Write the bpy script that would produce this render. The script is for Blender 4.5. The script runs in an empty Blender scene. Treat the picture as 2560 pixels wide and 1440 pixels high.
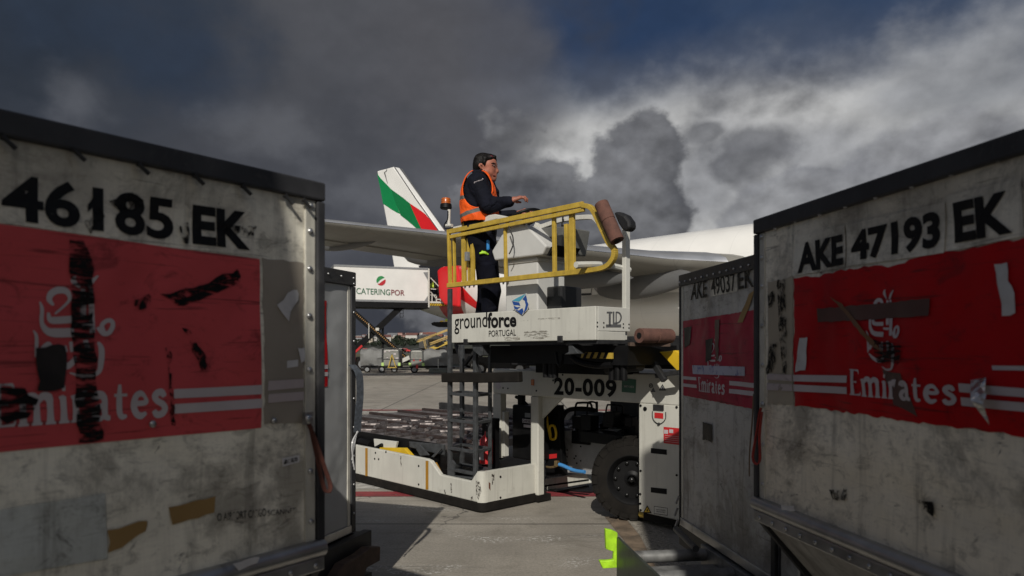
import bpy, bmesh, math, random
import numpy as np
from mathutils import Vector, Matrix
R = math.radians
S = bpy.context.scene
C = S.collection
rnd = random.Random(7)

# ------------------------------------------------------------------ camera
FPX, CX, HOR, EYE = 1800.0, 1280.0, 870.0, 1.65      # focal length in px of a 2560 px wide frame, horizon row, eye height
cd = bpy.data.cameras.new('camera'); cam = bpy.data.objects.new('camera', cd); C.objects.link(cam)
cam.location = (0, 0, EYE); cam.rotation_euler = (R(90), 0, 0)
cd.sensor_width = 36; cd.lens = 36 * FPX / 2560; cd.shift_y = (HOR - 720) / 2560
cd.clip_start = 0.05; cd.clip_end = 6000
cd.dof.use_dof = True; cd.dof.focus_distance = 6.8; cd.dof.aperture_fstop = 3.6
S.camera = cam

# ------------------------------------------------------------------ node helper
class NT:
    def __init__(s, tree): s.t = tree; s.t.nodes.clear()
    def n(s, typ, props=None, **kw):
        nd = s.t.nodes.new(typ)
        for k, v in (props or {}).items(): setattr(nd, k, v)
        for k, v in kw.items():
            key = int(k[1:]) if k[0] == 'i' and k[1:].isdigit() else k.replace('_', ' ')
            s.set(nd.inputs[key], v)
        return nd
    def set(s, sock, v):
        if isinstance(v, bpy.types.NodeSocket): s.t.links.new(v, sock)
        elif isinstance(v, bpy.types.Node): s.t.links.new(v.outputs[0], sock)
        else:
            if isinstance(v, tuple) and len(v) == 3 and len(getattr(sock, 'default_value', (0,0,0))) == 4: v = (*v, 1)
            sock.default_value = v
    def math(s, op, a, b=0.0, c=0.0, clamp=False):
        nd = s.n('ShaderNodeMath', {'operation': op, 'use_clamp': clamp}, i0=a, i1=b)
        if op in ('MULTIPLY_ADD', 'WRAP', 'SMOOTH_MIN', 'SMOOTH_MAX'): s.set(nd.inputs[2], c)
        return nd.outputs[0]
    def vm(s, op, a, b=(0,0,0)):
        nd = s.n('ShaderNodeVectorMath', {'operation': op}, i0=a, i1=b)
        return nd.outputs[1] if op in ('DISTANCE', 'DOT_PRODUCT', 'LENGTH') else nd.outputs[0]
    def ramp(s, v, a, b, lo=0.0, hi=1.0):
        return s.n('ShaderNodeMapRange', {'interpolation_type': 'SMOOTHSTEP'}, Value=v, From_Min=a, From_Max=b, To_Min=lo, To_Max=hi).outputs[0]
    def mix(s, f, a, b):
        nd = s.n('ShaderNodeMix', {'data_type': 'RGBA'})
        s.set(nd.inputs[0], f); s.set(nd.inputs[6], a); s.set(nd.inputs[7], b)
        return nd.outputs[2]
    def noise(s, vec, scale, detail=4.0, rough=0.55, dist=0.0):
        return s.n('ShaderNodeTexNoise', None, Vector=vec, Scale=scale, Detail=detail, Roughness=rough, Distortion=dist)

# ------------------------------------------------------------------ sky: broken dark clouds ahead, clearer sky behind the camera where the sun stands
SUN_EL, SUN_DX = R(36), 0.10            # sunlight travels towards (+0.10, +1) over the ground
W = bpy.data.worlds.new('World'); S.world = W; W.use_nodes = True
w = NT(W.node_tree)
d = w.n('ShaderNodeTexCoord').outputs['Generated']
sep = w.n('ShaderNodeSeparateXYZ', None, Vector=d)
dz = w.vm('MULTIPLY', d, (1, 1, 1.25))
fA = w.noise(dz, 7.0, 8.0, 0.50).outputs[0]                                  # billow field
fA2 = w.noise(w.vm('ADD', dz, (-.004, .0, .016)), 7.0, 8.0, 0.50).outputs[0]  # the same a little higher up: their difference models the relief of the billows
fB = w.noise(dz, 24.0, 8.0, 0.55).outputs[0]
fC = w.noise(w.vm('MULTIPLY', d, (1, 1, 1.7)), 3.2, 6.0, 0.5, .3).outputs[0]
relief = w.math('SUBTRACT', fA, fA2)
def sky_dir(px, py):
    v = Vector(((px - CX) / FPX, 1, (HOR - py) / FPX)).normalized(); return tuple(v)
def field(px, py, rx, ry):      # 1 in the middle, 0 on an ellipse of the given half-axes (in pixels of view angle)
    k = 1.0 / math.sqrt(1 + ((px - CX)/FPX)**2 + ((HOR - py)/FPX)**2)
    df = w.vm('MULTIPLY', w.vm('SUBTRACT', d, sky_dir(px, py)), (FPX/rx/k, FPX/rx/k*.3, FPX/ry/k))
    return w.math('SUBTRACT', 1.0, w.vm('LENGTH', df))
def umax(*a):
    o = a[0]
    for x in a[1:]: o = w.n('ShaderNodeMath', {'operation': 'SMOOTH_MAX'}, i0=o, i1=x, i2=.12).outputs[0]
    return o
nA, nB, nC = w.math('SUBTRACT', fA, .5), w.math('SUBTRACT', fB, .5), w.math('SUBTRACT', fC, .5)
def mask(f, soft, kA=.9, kB=.25, kC=.0, th=.0):
    f = w.math('ADD', f, w.math('ADD', w.math('MULTIPLY', nA, kA), w.math('MULTIPLY', nB, kB)))
    if kC: f = w.math('ADD', f, w.math('MULTIPLY', nC, kC))
    return w.ramp(f, th - soft, th + soft)
def shade(c, k):
    return w.vm('MULTIPLY', c, w.n('ShaderNodeCombineXYZ', None, X=k, Y=k, Z=k).outputs[0])
def rel(g_, lo=.6, hi=1.5): return w.n('ShaderNodeClamp', None, Value=w.math('MULTIPLY_ADD', relief, g_, 1.0), Min=lo, Max=hi).outputs[0]
def put(c, m, k, c2): return w.mix(w.math('MULTIPLY', m, k), c, c2)
# general dark overcast with thinner and thicker parts
col = w.mix(w.ramp(w.math('ADD', fC, w.math('MULTIPLY', nA, .35)), .32, .68), (.055, .059, .073), (.094, .098, .115))
col = put(col, mask(field(760, 180, 700, 420), .6, 1.8, .3, 1.0), .75, (.083, .086, .097))
col = put(col, mask(umax(field(60, 40, 420, 300), field(20, 330, 260, 220)), .6, 2.0, .3, 1.0), .85, (.020, .028, .042))
col = put(col, mask(field(300, 60, 230, 140), .6, 2.6, .3, 1.5), .6, (.026, .040, .068))
col = put(col, mask(field(480, 200, 130, 90), .6, 2.0), .35, (.03, .042, .068))
col = put(col, mask(umax(field(560, 420, 420, 110), field(960, 300, 240, 110)), .6, 1.4), .5, (.050, .054, .066))
col = put(col, mask(field(960, 850, 620, 170), .5, .7), .8, (.036, .040, .052))
col = put(col, mask(umax(field(190, 225, 60, 70), field(690, 330, 150, 60), field(1140, 520, 110, 130), field(900, 480, 120, 70)), .6, 3.2, 1.2, 1.0, .1), .42, (.140, .145, .162))
# blue gap over the upper right
gap = mask(umax(field(2050, 30, 700, 170), field(2480, 60, 420, 230), field(1680, 50, 430, 210)), .55, 2.0, .4, 1.5, .02)
col = put(col, gap, .95, w.mix(w.ramp(fC, .40, .68), (.022, .044, .098), (.042, .066, .118)))
col = put(col, mask(field(1275, 30, 60, 60), .5, 1.2), .6, (.03, .045, .085))
# bank of bright cloud to the right
bank = umax(field(1530, 400, 230, 130), field(1790, 350, 400, 180), field(2100, 350, 540, 200), field(2480, 470, 420, 200), field(1760, 540, 420, 240), field(2020, 560, 420, 240))
bm = mask(bank, .42, 1.7, .4, 1.2, .12)
bcol = w.mix(w.ramp(w.math('ADD', fC, w.math('MULTIPLY', nA, .4)), .36, .64), (.30, .305, .32), (.425, .428, .43))
bcol = put(bcol, mask(umax(field(1370, 375, 130, 90), field(1560, 300, 200, 70), field(2010, 270, 260, 60), field(1800, 600, 140, 60)), .6, 2.0), .8, (.50, .50, .495))
col = put(col, bm, .98, shade(bcol, rel(1.6, .8, 1.2)))
col = put(col, mask(field(1250, 240, 110, 34), .7, 2.0, .5), .4, (.20, .205, .225))
col = put(col, mask(field(1140, 200, 230, 200), .4, 1.8, .4, .8), .8, (.088, .089, .100))
# thin blue-grey veil between bank and gap
col = put(col, mask(umax(field(1560, 210, 180, 60), field(2440, 190, 200, 70), field(2250, 130, 220, 70), field(1900, 135, 300, 60)), .7, 2.2, .4, 1.4), .5, (.095, .11, .145))
# darker heaps standing before the bank, their upper edges sharp
heap = umax(field(1592, 415, 125, 150), field(1600, 560, 170, 150), field(1450, 560, 200, 130), field(1330, 540, 190, 180), field(1290, 700, 320, 160))
heap2 = umax(field(1895, 352, 180, 78), field(1845, 405, 90, 70), field(1770, 325, 80, 46))
heap3 = umax(field(2270, 420, 210, 110), field(2390, 350, 150, 75), field(2080, 470, 170, 80), field(2480, 430, 160, 90), field(1930, 560, 190, 90), field(2200, 560, 260, 140))
dcol = w.mix(w.ramp(w.math('ADD', fC, w.math('MULTIPLY', nA, .8)), .36, .66), (.072, .075, .086), (.145, .148, .160))
col = put(col, mask(heap, .13, 2.3, .75, 1.1, .16), .95, shade(dcol, rel(3.0, .65, 1.6)))
col = put(col, mask(heap2, .28, 2.8, .9, 1.2, .18), .72, shade(dcol, rel(2.5, .7, 1.5)))
col = put(col, mask(heap3, .17, 2.2, .7, 1.1, .20), .66, shade(w.vm('MULTIPLY', dcol, (1.6, 1.6, 1.6)), rel(2.5, .7, 1.5)))
col = shade(col, w.math('MULTIPLY_ADD', relief, .9, 1.0))
nb = fC
clouds = w.n('ShaderNodeBackground', None, Color=col, Strength=1.0)
nish = w.n('ShaderNodeTexSky', {'sky_type': 'NISHITA', 'sun_disc': False, 'sun_elevation': SUN_EL,
                                'sun_rotation': math.pi + math.atan(SUN_DX), 'air_density': 1.0, 'dust_density': 1.5})
back = w.n('ShaderNodeBackground', None, Color=nish.outputs[0], Strength=0.055)
# the clear part of the sky begins behind and high above the camera
front = w.ramp(w.math('ADD', sep.outputs['Y'], w.math('MULTIPLY', w.math('SUBTRACT', nb, .5), .5)), -.15, .25)
mixs = w.n('ShaderNodeMixShader', None, i0=front, i1=back.outputs[0], i2=clouds.outputs[0])
w.n('ShaderNodeOutputWorld', None, Surface=mixs.outputs[0])

sl = bpy.data.lights.new('sun', 'SUN'); sl.energy = 3.6; sl.angle = R(0.55); sl.color = (1.0, .955, .87)
sun = bpy.data.objects.new('sun', sl); C.objects.link(sun)
hv = Vector((SUN_DX, 1)).normalized()
sdir = Vector((hv.x * math.cos(SUN_EL), hv.y * math.cos(SUN_EL), -math.sin(SUN_EL)))
sun.rotation_euler = sdir.to_track_quat('-Z', 'Y').to_euler(); sun.location = (0, -20, 30)
vs = S.view_settings
vs.view_transform = 'Standard'; vs.look = 'None'; vs.exposure = 0.0; vs.gamma = 1.0; vs.use_curve_mapping = False
S.display_settings.display_device = 'sRGB'

# ------------------------------------------------------------------ materials
MATS = {}
def mat(name, col, rough=.5, metal=0.0, var=.15, scale=6.0, dirt=0.0, dcol=(.05,.045,.04), dscale=5.0, dthr=.55, bump=0.0, bscale=20.0,
        streak=0.0, big=0.0, bigscale=2.5, spec=.5, alpha=None, ascale=8.0, coat=0.0, astretch=(1,1,1), emit=None, bands=None):
    m = bpy.data.materials.new(name); m.use_nodes = True
    t = NT(m.node_tree)
    oc = t.n('ShaderNodeTexCoord').outputs['Object']
    n1 = t.noise(oc, scale, 5.0)
    c = t.mix(t.ramp(n1.outputs[0], .3, .72), tuple(x * (1 - var) for x in col), tuple(min(1, x * (1 + var * .5)) for x in col))
    if bands: c = bands(t, oc, c)
    rg = t.math('MULTIPLY_ADD', n1.outputs[0], .25, rough - .12)
    if dirt:
        n2 = t.noise(oc, dscale, 7.0, .68, .4)
        f = t.math('MULTIPLY', t.ramp(n2.outputs[0], dthr, dthr + .17), dirt)
        n3 = t.noise(oc, dscale * 6, 5.0, .7)
        f = t.math('ADD', f, t.math('MULTIPLY', t.ramp(n3.outputs[0], .62, .72), dirt * .6), clamp=True)
        c = t.mix(f, c, dcol); rg = t.math('ADD', rg, t.math('MULTIPLY', f, .2), clamp=True)
    if streak:
        n4 = t.noise(t.vm('MULTIPLY', oc, (14, 14, .8)), 2.0, 5.0, .6)
        c = t.mix(t.math('MULTIPLY', t.ramp(n4.outputs[0], .5, .75), streak), c, dcol)
    b = t.n('ShaderNodeBsdfPrincipled', None, Base_Color=c, Roughness=rg, Metallic=metal)
    b.inputs['Specular IOR Level'].default_value = spec
    if coat: b.inputs['Coat Weight'].default_value = coat; b.inputs['Coat Roughness'].default_value = .15
    if emit: b.inputs['Emission Color'].default_value = (*emit[0], 1); b.inputs['Emission Strength'].default_value = emit[1]
    nrm = None
    if bump:
        n5 = t.noise(oc, bscale, 6.0, .6)
        nrm = t.n('ShaderNodeBump', None, Strength=bump, Distance=.01, Height=n5.outputs[0]).outputs[0]
    if big:
        n6 = t.noise(oc, bigscale, 2.0, .45, .5)
        nd = t.n('ShaderNodeBump', None, Strength=big, Distance=.05, Height=n6.outputs[0])
        if nrm: t.set(nd.inputs['Normal'], nrm)
        nrm = nd.outputs[0]
    if nrm: t.set(b.inputs['Normal'], nrm)
    sh = b.outputs[0]
    if alpha is not None:
        n7 = t.noise(t.vm('MULTIPLY', oc, astretch), ascale, 8.0, .7, .6)
        f = t.ramp(n7.outputs[0], alpha - .06, alpha + .06)
        tr = t.n('ShaderNodeBsdfTransparent')
        sh = t.n('ShaderNodeMixShader', None, i0=f, i1=sh, i2=tr.outputs[0]).outputs[0]
    t.n('ShaderNodeOutputMaterial', None, Surface=sh)
    MATS[name] = m
    return m

M_white = mat('loader_white_paint', (.525, .515, .46), .42, var=.08, scale=3, dirt=.40, dcol=(.16,.14,.12), dscale=4.0, dthr=.60, bump=.04, streak=.22)
M_whiteclean = mat('white_paint', (.55, .54, .49), .4, var=.06, dirt=.15, dcol=(.2,.18,.16), dthr=.62)
M_yellow = mat('yellow_paint', (.46, .315, .045), .45, var=.18, scale=14, dirt=.75, dcol=(.11,.055,.025), dscale=12, dthr=.58, bump=.08, streak=.25)
M_yellow2 = mat('bright_yellow_paint', (.62, .40, .02), .45, var=.12, dirt=.3, dthr=.6)
M_orange = mat('orange_marking', (.33, .16, .012), .55, var=.15, dirt=.2)
M_black = mat('black_paint', (.006, .006, .0065), .5, var=.3, dirt=.08, dcol=(.04,.036,.03), spec=.18)
M_rubber = mat('black_rubber', (.012, .0105, .009), .8, var=.3, scale=9, spec=.15, dirt=.40, dcol=(.036,.028,.021), bump=.2, bscale=60)
M_steel = mat('galvanised_steel', (.075, .079, .083), .5, .4, var=.3, scale=18, dirt=.35, dcol=(.05,.05,.05), bump=.08)
M_dsteel = mat('dark_steel', (.030, .030, .031), .55, .2, spec=.3, var=.35, scale=14, dirt=.35, dcol=(.12,.07,.04), dthr=.6, bump=.1)
M_grey = mat('grey_paint', (.19, .195, .20), .5, var=.1, dirt=.3)
M_alu = mat('aluminium', (.42, .42, .42), .36, .85, var=.2, scale=12, dirt=.35, dcol=(.06,.055,.05), dscale=7, dthr=.56, bump=.08)
M_brown = mat('brown_foam', (.115, .052, .038), .9, var=.25, scale=18, dirt=.25, dcol=(.03,.02,.018), bump=.25, bscale=70)
M_rust = mat('rusty_steel', (.085, .055, .04), .75, .2, var=.4, scale=10, dirt=.5, dcol=(.14,.07,.03), bump=.3)
M_lime = mat('fluorescent_lime_paint', (.36, .66, .018), .55, var=.25, scale=18, dirt=.5, dcol=(.15,.24,.015), dscale=16, dthr=.56, bump=.2)
M_red = mat('red_paint', (.50, .02, .022), .45, var=.12)
M_blue = mat('blue_hose', (.05, .22, .50), .45, var=.15)
M_ink = mat('black_ink', (.007, .007, .0075), .6, var=.3, spec=.2)
M_amber = mat('amber_lens', (.42, .10, .012), .22, var=.25, scale=25, coat=.6)
M_green = mat('green_plate', (.035, .12, .075), .5, var=.2)

# ------------------------------------------------------------------ mesh builder
def vec(p): return Vector(p)
class MB:
    def __init__(s): s.v = []; s.f = []
    def add(s, vs_, fs_):
        o = len(s.v); s.v += [tuple(v) for v in vs_]; s.f += [tuple(i + o for i in f) for f in fs_]; return s
    def box(s, x0, x1, y0, y1, z0, z1):
        vs_ = [(x, y, z) for x in (x0, x1) for y in (y0, y1) for z in (z0, z1)]
        return s.add(vs_, [(0,1,3,2),(4,6,7,5),(0,4,5,1),(2,3,7,6),(0,2,6,4),(1,5,7,3)])
    def bar(s, p0, p1, wd, ht, up=(0,0,1)):
        p0, p1 = vec(p0), vec(p1); d_ = (p1 - p0).normalized(); u_ = vec(up)
        if abs(d_.dot(u_)) > .98: u_ = Vector((0, 1, 0)) if abs(d_.y) < .9 else Vector((1, 0, 0))
        sd = d_.cross(u_).normalized(); u_ = sd.cross(d_).normalized()
        vs_ = [p + sd * (a * wd / 2) + u_ * (b * ht / 2) for p in (p0, p1) for a, b in ((-1,-1),(1,-1),(1,1),(-1,1))]
        return s.add(vs_, [(3,2,1,0),(4,5,6,7),(0,1,5,4),(1,2,6,5),(2,3,7,6),(3,0,4,7)])
    def cyl(s, p0, p1, r0, r1=None, n=16, caps=True):
        r1 = r0 if r1 is None else r1
        return s.tube([p0, p1], [r0, r1], n, caps)
    def tube(s, pts, r, n=10, caps=True, closed=False):
        pts = [vec(p) for p in pts]; m = len(pts)
        rs = r if isinstance(r, (list, tuple)) else [r] * m
        vs_, fs_ = [], []
        u_ = None
        for i, p in enumerate(pts):
            a = pts[i - 1] if (i > 0 or closed) else p; b = pts[(i + 1) % m] if (i < m - 1 or closed) else p
            t_ = (b - a).normalized()
            if u_ is None:
                u_ = t_.cross(Vector((0,0,1)))
                if u_.length < .05: u_ = t_.cross(Vector((0,1,0)))
            u_ = (u_ - t_ * u_.dot(t_)).normalized(); q = t_.cross(u_)
            for k in range(n):
                an = 2 * math.pi * k / n
                vs_.append(p + (u_ * math.cos(an) + q * math.sin(an)) * rs[i])
        for i in range(m if closed else m - 1):
            for k in range(n):
                a, b = i * n + k, i * n + (k + 1) % n; c, e = ((i + 1) % m) * n + k, ((i + 1) % m) * n + (k + 1) % n
                fs_.append((a, b, e, c))
        if caps and not closed:
            fs_.append(tuple(range(n - 1, -1, -1))); fs_.append(tuple(range((m - 1) * n, m * n)))
        return s.add(vs_, fs_)
    def prism(s, poly, off):
        """poly: coplanar 3-D points, extruded by the vector off"""
        n = len(poly); o = vec(off)
        vs_ = [vec(p) for p in poly] + [vec(p) + o for p in poly]
        return s.add(vs_, [tuple(range(n)), tuple(range(2 * n - 1, n - 1, -1))] + [(i, i + n, (i + 1) % n + n, (i + 1) % n) for i in range(n)])
    def poly(s, pts): return s.add(pts, [tuple(range(len(pts)))])
    def lathe(s, prof, axis0, axis, n=24, caps=True):
        """prof: (distance along axis, radius)"""
        a0 = vec(axis0); ax = vec(axis).normalized()
        u_ = ax.cross(Vector((0,0,1)));
        if u_.length < .05: u_ = ax.cross(Vector((0,1,0)))
        u_.normalize(); q = ax.cross(u_)
        vs_, fs_ = [], []
        for t_, r_ in prof:
            for k in range(n):
                an = 2 * math.pi * k / n
                vs_.append(a0 + ax * t_ + (u_ * math.cos(an) + q * math.sin(an)) * max(r_, 1e-4))
        for i in range(len(prof) - 1):
            for k in range(n):
                fs_.append((i*n+k, i*n+(k+1)%n, (i+1)*n+(k+1)%n, (i+1)*n+k))
        m = len(prof) - 1
        if caps: fs_.append(tuple(range(n-1, -1, -1))); fs_.append(tuple(range(m*n, m*n+n)))
        return s.add(vs_, fs_)
    def ball(s, c, r, n=8, sc=(1,1,1)):
        c = vec(c); vs_, fs_ = [], []
        for i in range(n + 1):
            th = math.pi * i / n
            for k in range(n * 2):
                ph = math.pi * k / n
                vs_.append((c.x + r*sc[0]*math.sin(th)*math.cos(ph), c.y + r*sc[1]*math.sin(th)*math.sin(ph), c.z + r*sc[2]*math.cos(th)))
        for i in range(n):
            for k in range(2*n):
                fs_.append((i*2*n+k, (i+1)*2*n+k, (i+1)*2*n+(k+1)%(2*n), i*2*n+(k+1)%(2*n)))
        return s.add(vs_, fs_)
    def build(s, name, m, parent=None, bevel=0.0, smooth=False, fix=True, label=None, seg=2):
        me = bpy.data.meshes.new(name); me.from_pydata(s.v, [], s.f)
        bm = bmesh.new(); bm.from_mesh(me)
        if fix:
            bmesh.ops.remove_doubles(bm, verts=bm.verts, dist=1e-6)
            bmesh.ops.recalc_face_normals(bm, faces=bm.faces)
        bm.to_mesh(me); bm.free()
        if smooth:
            for p in me.polygons: p.use_smooth = True
            me.set_sharp_from_angle(angle=R(38))
        o = bpy.data.objects.new(name, me); C.objects.link(o); me.materials.append(m)
        if parent: o.parent = parent
        if bevel:
            b = o.modifiers.new('bevel', 'BEVEL'); b.width = bevel; b.segments = seg; b.limit_method = 'ANGLE'; b.angle_limit = R(40)
        if label: o['label'] = label
        return o

def islands(mb):
    """the separate pieces of a builder, each as a builder of its own"""
    par = list(range(len(mb.v)))
    def find(i):
        while par[i] != i: par[i] = par[par[i]]; i = par[i]
        return i
    for f in mb.f:
        for j in f[1:]: par[find(j)] = find(f[0])
    g = {}
    for f in mb.f: g.setdefault(find(f[0]), []).append(f)
    for fs in g.values():
        ids = sorted({i for f in fs for i in f}); mp_ = {i: k for k, i in enumerate(ids)}
        o = MB(); o.v = [mb.v[i] for i in ids]; o.f = [tuple(mp_[i] for i in f) for f in fs]; yield o
def each(mb, name, m, parent, smooth=True):
    for o in islands(mb): o.build(name, m, parent, smooth=smooth)

def thing(name, label, cat, loc=(0,0,0), rz=0.0, group=None):
    o = bpy.data.objects.new(name, None); C.objects.link(o); o.empty_display_size = .2
    o.location = loc; o.rotation_euler = (0, 0, rz); o['label'] = label; o['category'] = cat
    if group: o['group'] = group
    return o
def tag(o, label, cat, group=None, kind=None):
    if label: o['label'] = label
    if cat: o['category'] = cat
    if group: o['group'] = group
    if kind: o['kind'] = kind
    return o
def copy_thing(root, loc=None, rz=None, label=None):
    r = root.copy(); C.objects.link(r)
    if loc is not None: r.location = loc
    if rz is not None: r.rotation_euler = (0, 0, rz)
    if label: r['label'] = label
    for ch in list(root.children):
        c = ch.copy(); C.objects.link(c); c.parent = r
        for g in ch.children:
            e = g.copy(); C.objects.link(e); e.parent = c
    return r

# a local frame standing in the world; its methods turn a line of sight into a point on one of its planes
class Frame:
    def __init__(s, ox, oy, oz, ang): s.o = Vector((ox, oy, oz)); s.ang = ang; s.ex = Vector((math.cos(ang), math.sin(ang), 0)); s.ey = Vector((-math.sin(ang), math.cos(ang), 0))
    def loc(s, P_): q = vec(P_) - s.o; return Vector((q.dot(s.ex), q.dot(s.ey), q.z))
    def _hit(s, px, py, n, c):
        r = Vector(((px - CX) / FPX, 1, (HOR - py) / FPX)); e = Vector((0, 0, EYE))
        t = (c - (e - s.o).dot(n)) / r.dot(n); return s.loc(e + r * t)
    def y(s, px, py, b=0.0): return s._hit(px, py, s.ey, b)
    def x(s, px, py, a=0.0): return s._hit(px, py, s.ex, a)
    def z(s, px, py, z=0.0): return s._hit(px, py, Vector((0,0,1)), z)
def at(px, py, Y): return Vector(((px - CX) / FPX * Y, Y, EYE + (HOR - py) / FPX * Y))
def ground_at(px, py, z=0.0): return at(px, py, (EYE - z) * FPX / (py - HOR))

# ------------------------------------------------------------------ flat lettering
_tc = {}
def text_shape(s, bold=0.0, space=1.0, shear=0.0):
    k = (s, bold, space, shear)
    if k in _tc: return _tc[k]
    cu = bpy.data.curves.new('lettering', 'FONT'); cu.body = s; cu.size = 1.0; cu.offset = bold; cu.space_character = space; cu.shear = shear
    cu.resolution_u = 4; cu.fill_mode = 'FRONT'
    o = bpy.data.objects.new('lettering', cu); C.objects.link(o)
    bpy.context.view_layer.update()
    me = o.evaluated_get(bpy.context.evaluated_depsgraph_get()).to_mesh()
    vs_ = np.array([v.co[:2] for v in me.vertices]); fs_ = [tuple(p.vertices) for p in me.polygons]
    o.to_mesh_clear(); bpy.data.objects.remove(o); bpy.data.curves.remove(cu)
    lo, hi = vs_.min(0), vs_.max(0); vs_ = (vs_ - lo) / (hi - lo)
    _tc[k] = (vs_, fs_); return _tc[k]
def lay(mb, shape, TL, TR, BR, BL, off=(0,0,0)):
    """lay a unit-square shape onto four corner points"""
    vs_, fs_ = shape; o = vec(off)
    pts = []
    for s_, t_ in vs_:
        a = BL.lerp(BR, float(s_)); b = TL.lerp(TR, float(s_)); pts.append(a.lerp(b, float(t_)) + o)
    mb.add(pts, fs_)
def stroke(pts, wd, n=6):
    """smooth 2-D brush stroke: control points and widths -> quad strip"""
    P_ = [Vector((*p, 0)) for p in pts]
    if isinstance(wd, (int, float)): wd = [wd] * len(P_)
    out, ws = [], []
    for i in range(len(P_) - 1):
        p0 = P_[max(i-1, 0)]; p1 = P_[i]; p2 = P_[i+1]; p3 = P_[min(i+2, len(P_)-1)]
        for k in range(n):
            t = k / n
            out.append(.5 * ((2*p1) + (p2-p0)*t + (2*p0-5*p1+4*p2-p3)*t*t + (3*p1-p0-3*p2+p3)*t**3)); ws.append(wd[i] + (wd[i+1]-wd[i]) * t)
    out.append(P_[-1]); ws.append(wd[-1])
    vs_ = []; fs_ = []
    for i, p in enumerate(out):
        d_ = (out[min(i+1, len(out)-1)] - out[max(i-1, 0)]).normalized(); q = Vector((-d_.y, d_.x, 0))
        vs_ += [tuple((p + q * ws[i] / 2)[:2]), tuple((p - q * ws[i] / 2)[:2])]
        if i: fs_.append((2*i-2, 2*i-1, 2*i+1, 2*i))
    return vs_, fs_
def join2(shapes):
    V, F = [], []
    for vs_, fs_ in shapes:
        o = len(V); V += [tuple(v) for v in vs_]; F += [tuple(i+o for i in f) for f in fs_]
    return V, F
# ------------------------------------------------------------------ smooth implicit bodies (people): round cones blended and meshed by surface nets
def implicit(prims, k, h):
    """prims: (p0, p1, r0, r1, tag) -> verts, quads, tag per vertex"""
    lo = np.min([np.minimum(np.array(p[0]), p[1]) - max(p[2], p[3]) for p in prims], 0) - 3*h
    hi = np.max([np.maximum(np.array(p[0]), p[1]) + max(p[2], p[3]) for p in prims], 0) + 3*h
    n = np.ceil((hi - lo) / h).astype(int) + 1
    acc = np.zeros(n); best = np.full(n, 9.0); tg = np.zeros(n, int)
    for p0, p1, r0, r1, tag_ in prims:
        p0 = np.array(p0, float); p1 = np.array(p1, float); m = max(r0, r1) + 7*k + 2*h
        a = np.clip(((np.minimum(p0, p1) - m - lo) / h).astype(int), 0, n - 1); b = np.clip(((np.maximum(p0, p1) + m - lo) / h).astype(int) + 2, 1, n)
        g = np.stack(np.meshgrid(*[lo[i] + h*np.arange(a[i], b[i]) for i in range(3)], indexing='ij'), -1)
        ab = p1 - p0; L = ab @ ab
        t = np.clip(((g - p0) @ ab) / L, 0, 1) if L > 1e-12 else np.zeros(g.shape[:3])
        d_ = np.linalg.norm(g - p0 - t[..., None]*ab, axis=-1) - (r0 + (r1 - r0)*t)
        sl_ = tuple(slice(a[i], b[i]) for i in range(3))
        acc[sl_] += np.exp(-np.clip(d_, -.3, 3) / k)
        up = d_ < best[sl_]; best[sl_] = np.where(up, d_, best[sl_]); tg[sl_] = np.where(up, tag_, tg[sl_])
    f = -k*np.log(np.maximum(acc, 1e-30))
    ins = f < 0
    c = [(i, j, l) for i in (0,1) for j in (0,1) for l in (0,1)]
    def cs(a, o): return a[o[0]:n[0]-1+o[0], o[1]:n[1]-1+o[1], o[2]:n[2]-1+o[2]]
    tot = sum(cs(ins, o).astype(int) for o in c); act = (tot > 0) & (tot < 8)
    pos = np.zeros(act.shape + (3,)); cnt = np.zeros(act.shape)
    for o in c:
        for ax in range(3):
            if o[ax]: continue
            q = list(o); q[ax] = 1; f0, f1 = cs(f, o), cs(f, tuple(q)); cr = (f0 < 0) != (f1 < 0)
            t = np.where(cr, f0/np.where(cr, f0-f1, 1), 0)
            for i in range(3): pos[..., i] += np.where(cr, o[i] + (t if i == ax else 0), 0)
            cnt += cr
    idx = np.full(act.shape, -1); ii = np.argwhere(act); idx[act] = np.arange(len(ii))
    V = lo + h*(ii + pos[act]/cnt[act][:, None]); T = tg[:-1, :-1, :-1][act]
    F = []
    for ax in range(3):
        s0 = [slice(1, n[i]-1) for i in range(3)]; s0[ax] = slice(0, n[ax]-1); s1 = list(s0); s1[ax] = slice(1, n[ax])
        e = ins[tuple(s0)] != ins[tuple(s1)]; st = ins[tuple(s0)]
        for p in np.argwhere(e):
            q = p + np.array([1 if i != ax else 0 for i in range(3)])
            u_, v_ = [i for i in range(3) if i != ax]
            def cell(du, dv): r = q.copy(); r[u_] -= du; r[v_] -= dv; return idx[tuple(r)]
            qd = (cell(1,1), cell(0,1), cell(0,0), cell(1,0))
            F.append(qd if st[tuple(p)] == (ax != 1) else qd[::-1])
    return V, F, T
def body_mesh(name, V, F, T, mats, parent, smooth_it=2):
    me = bpy.data.meshes.new(name); me.from_pydata(V.tolist(), [], [tuple(int(i) for i in f) for f in F])
    for m in mats: me.materials.append(m)
    for p in me.polygons:
        p.use_smooth = True; ts = [int(T[i]) for i in p.vertices]; p.material_index = max(set(ts), key=ts.count)
    o = bpy.data.objects.new(name, me); C.objects.link(o); o.parent = parent
    if smooth_it:
        md = o.modifiers.new('smooth', 'SMOOTH'); md.factor = .5; md.iterations = smooth_it
    return o

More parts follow.
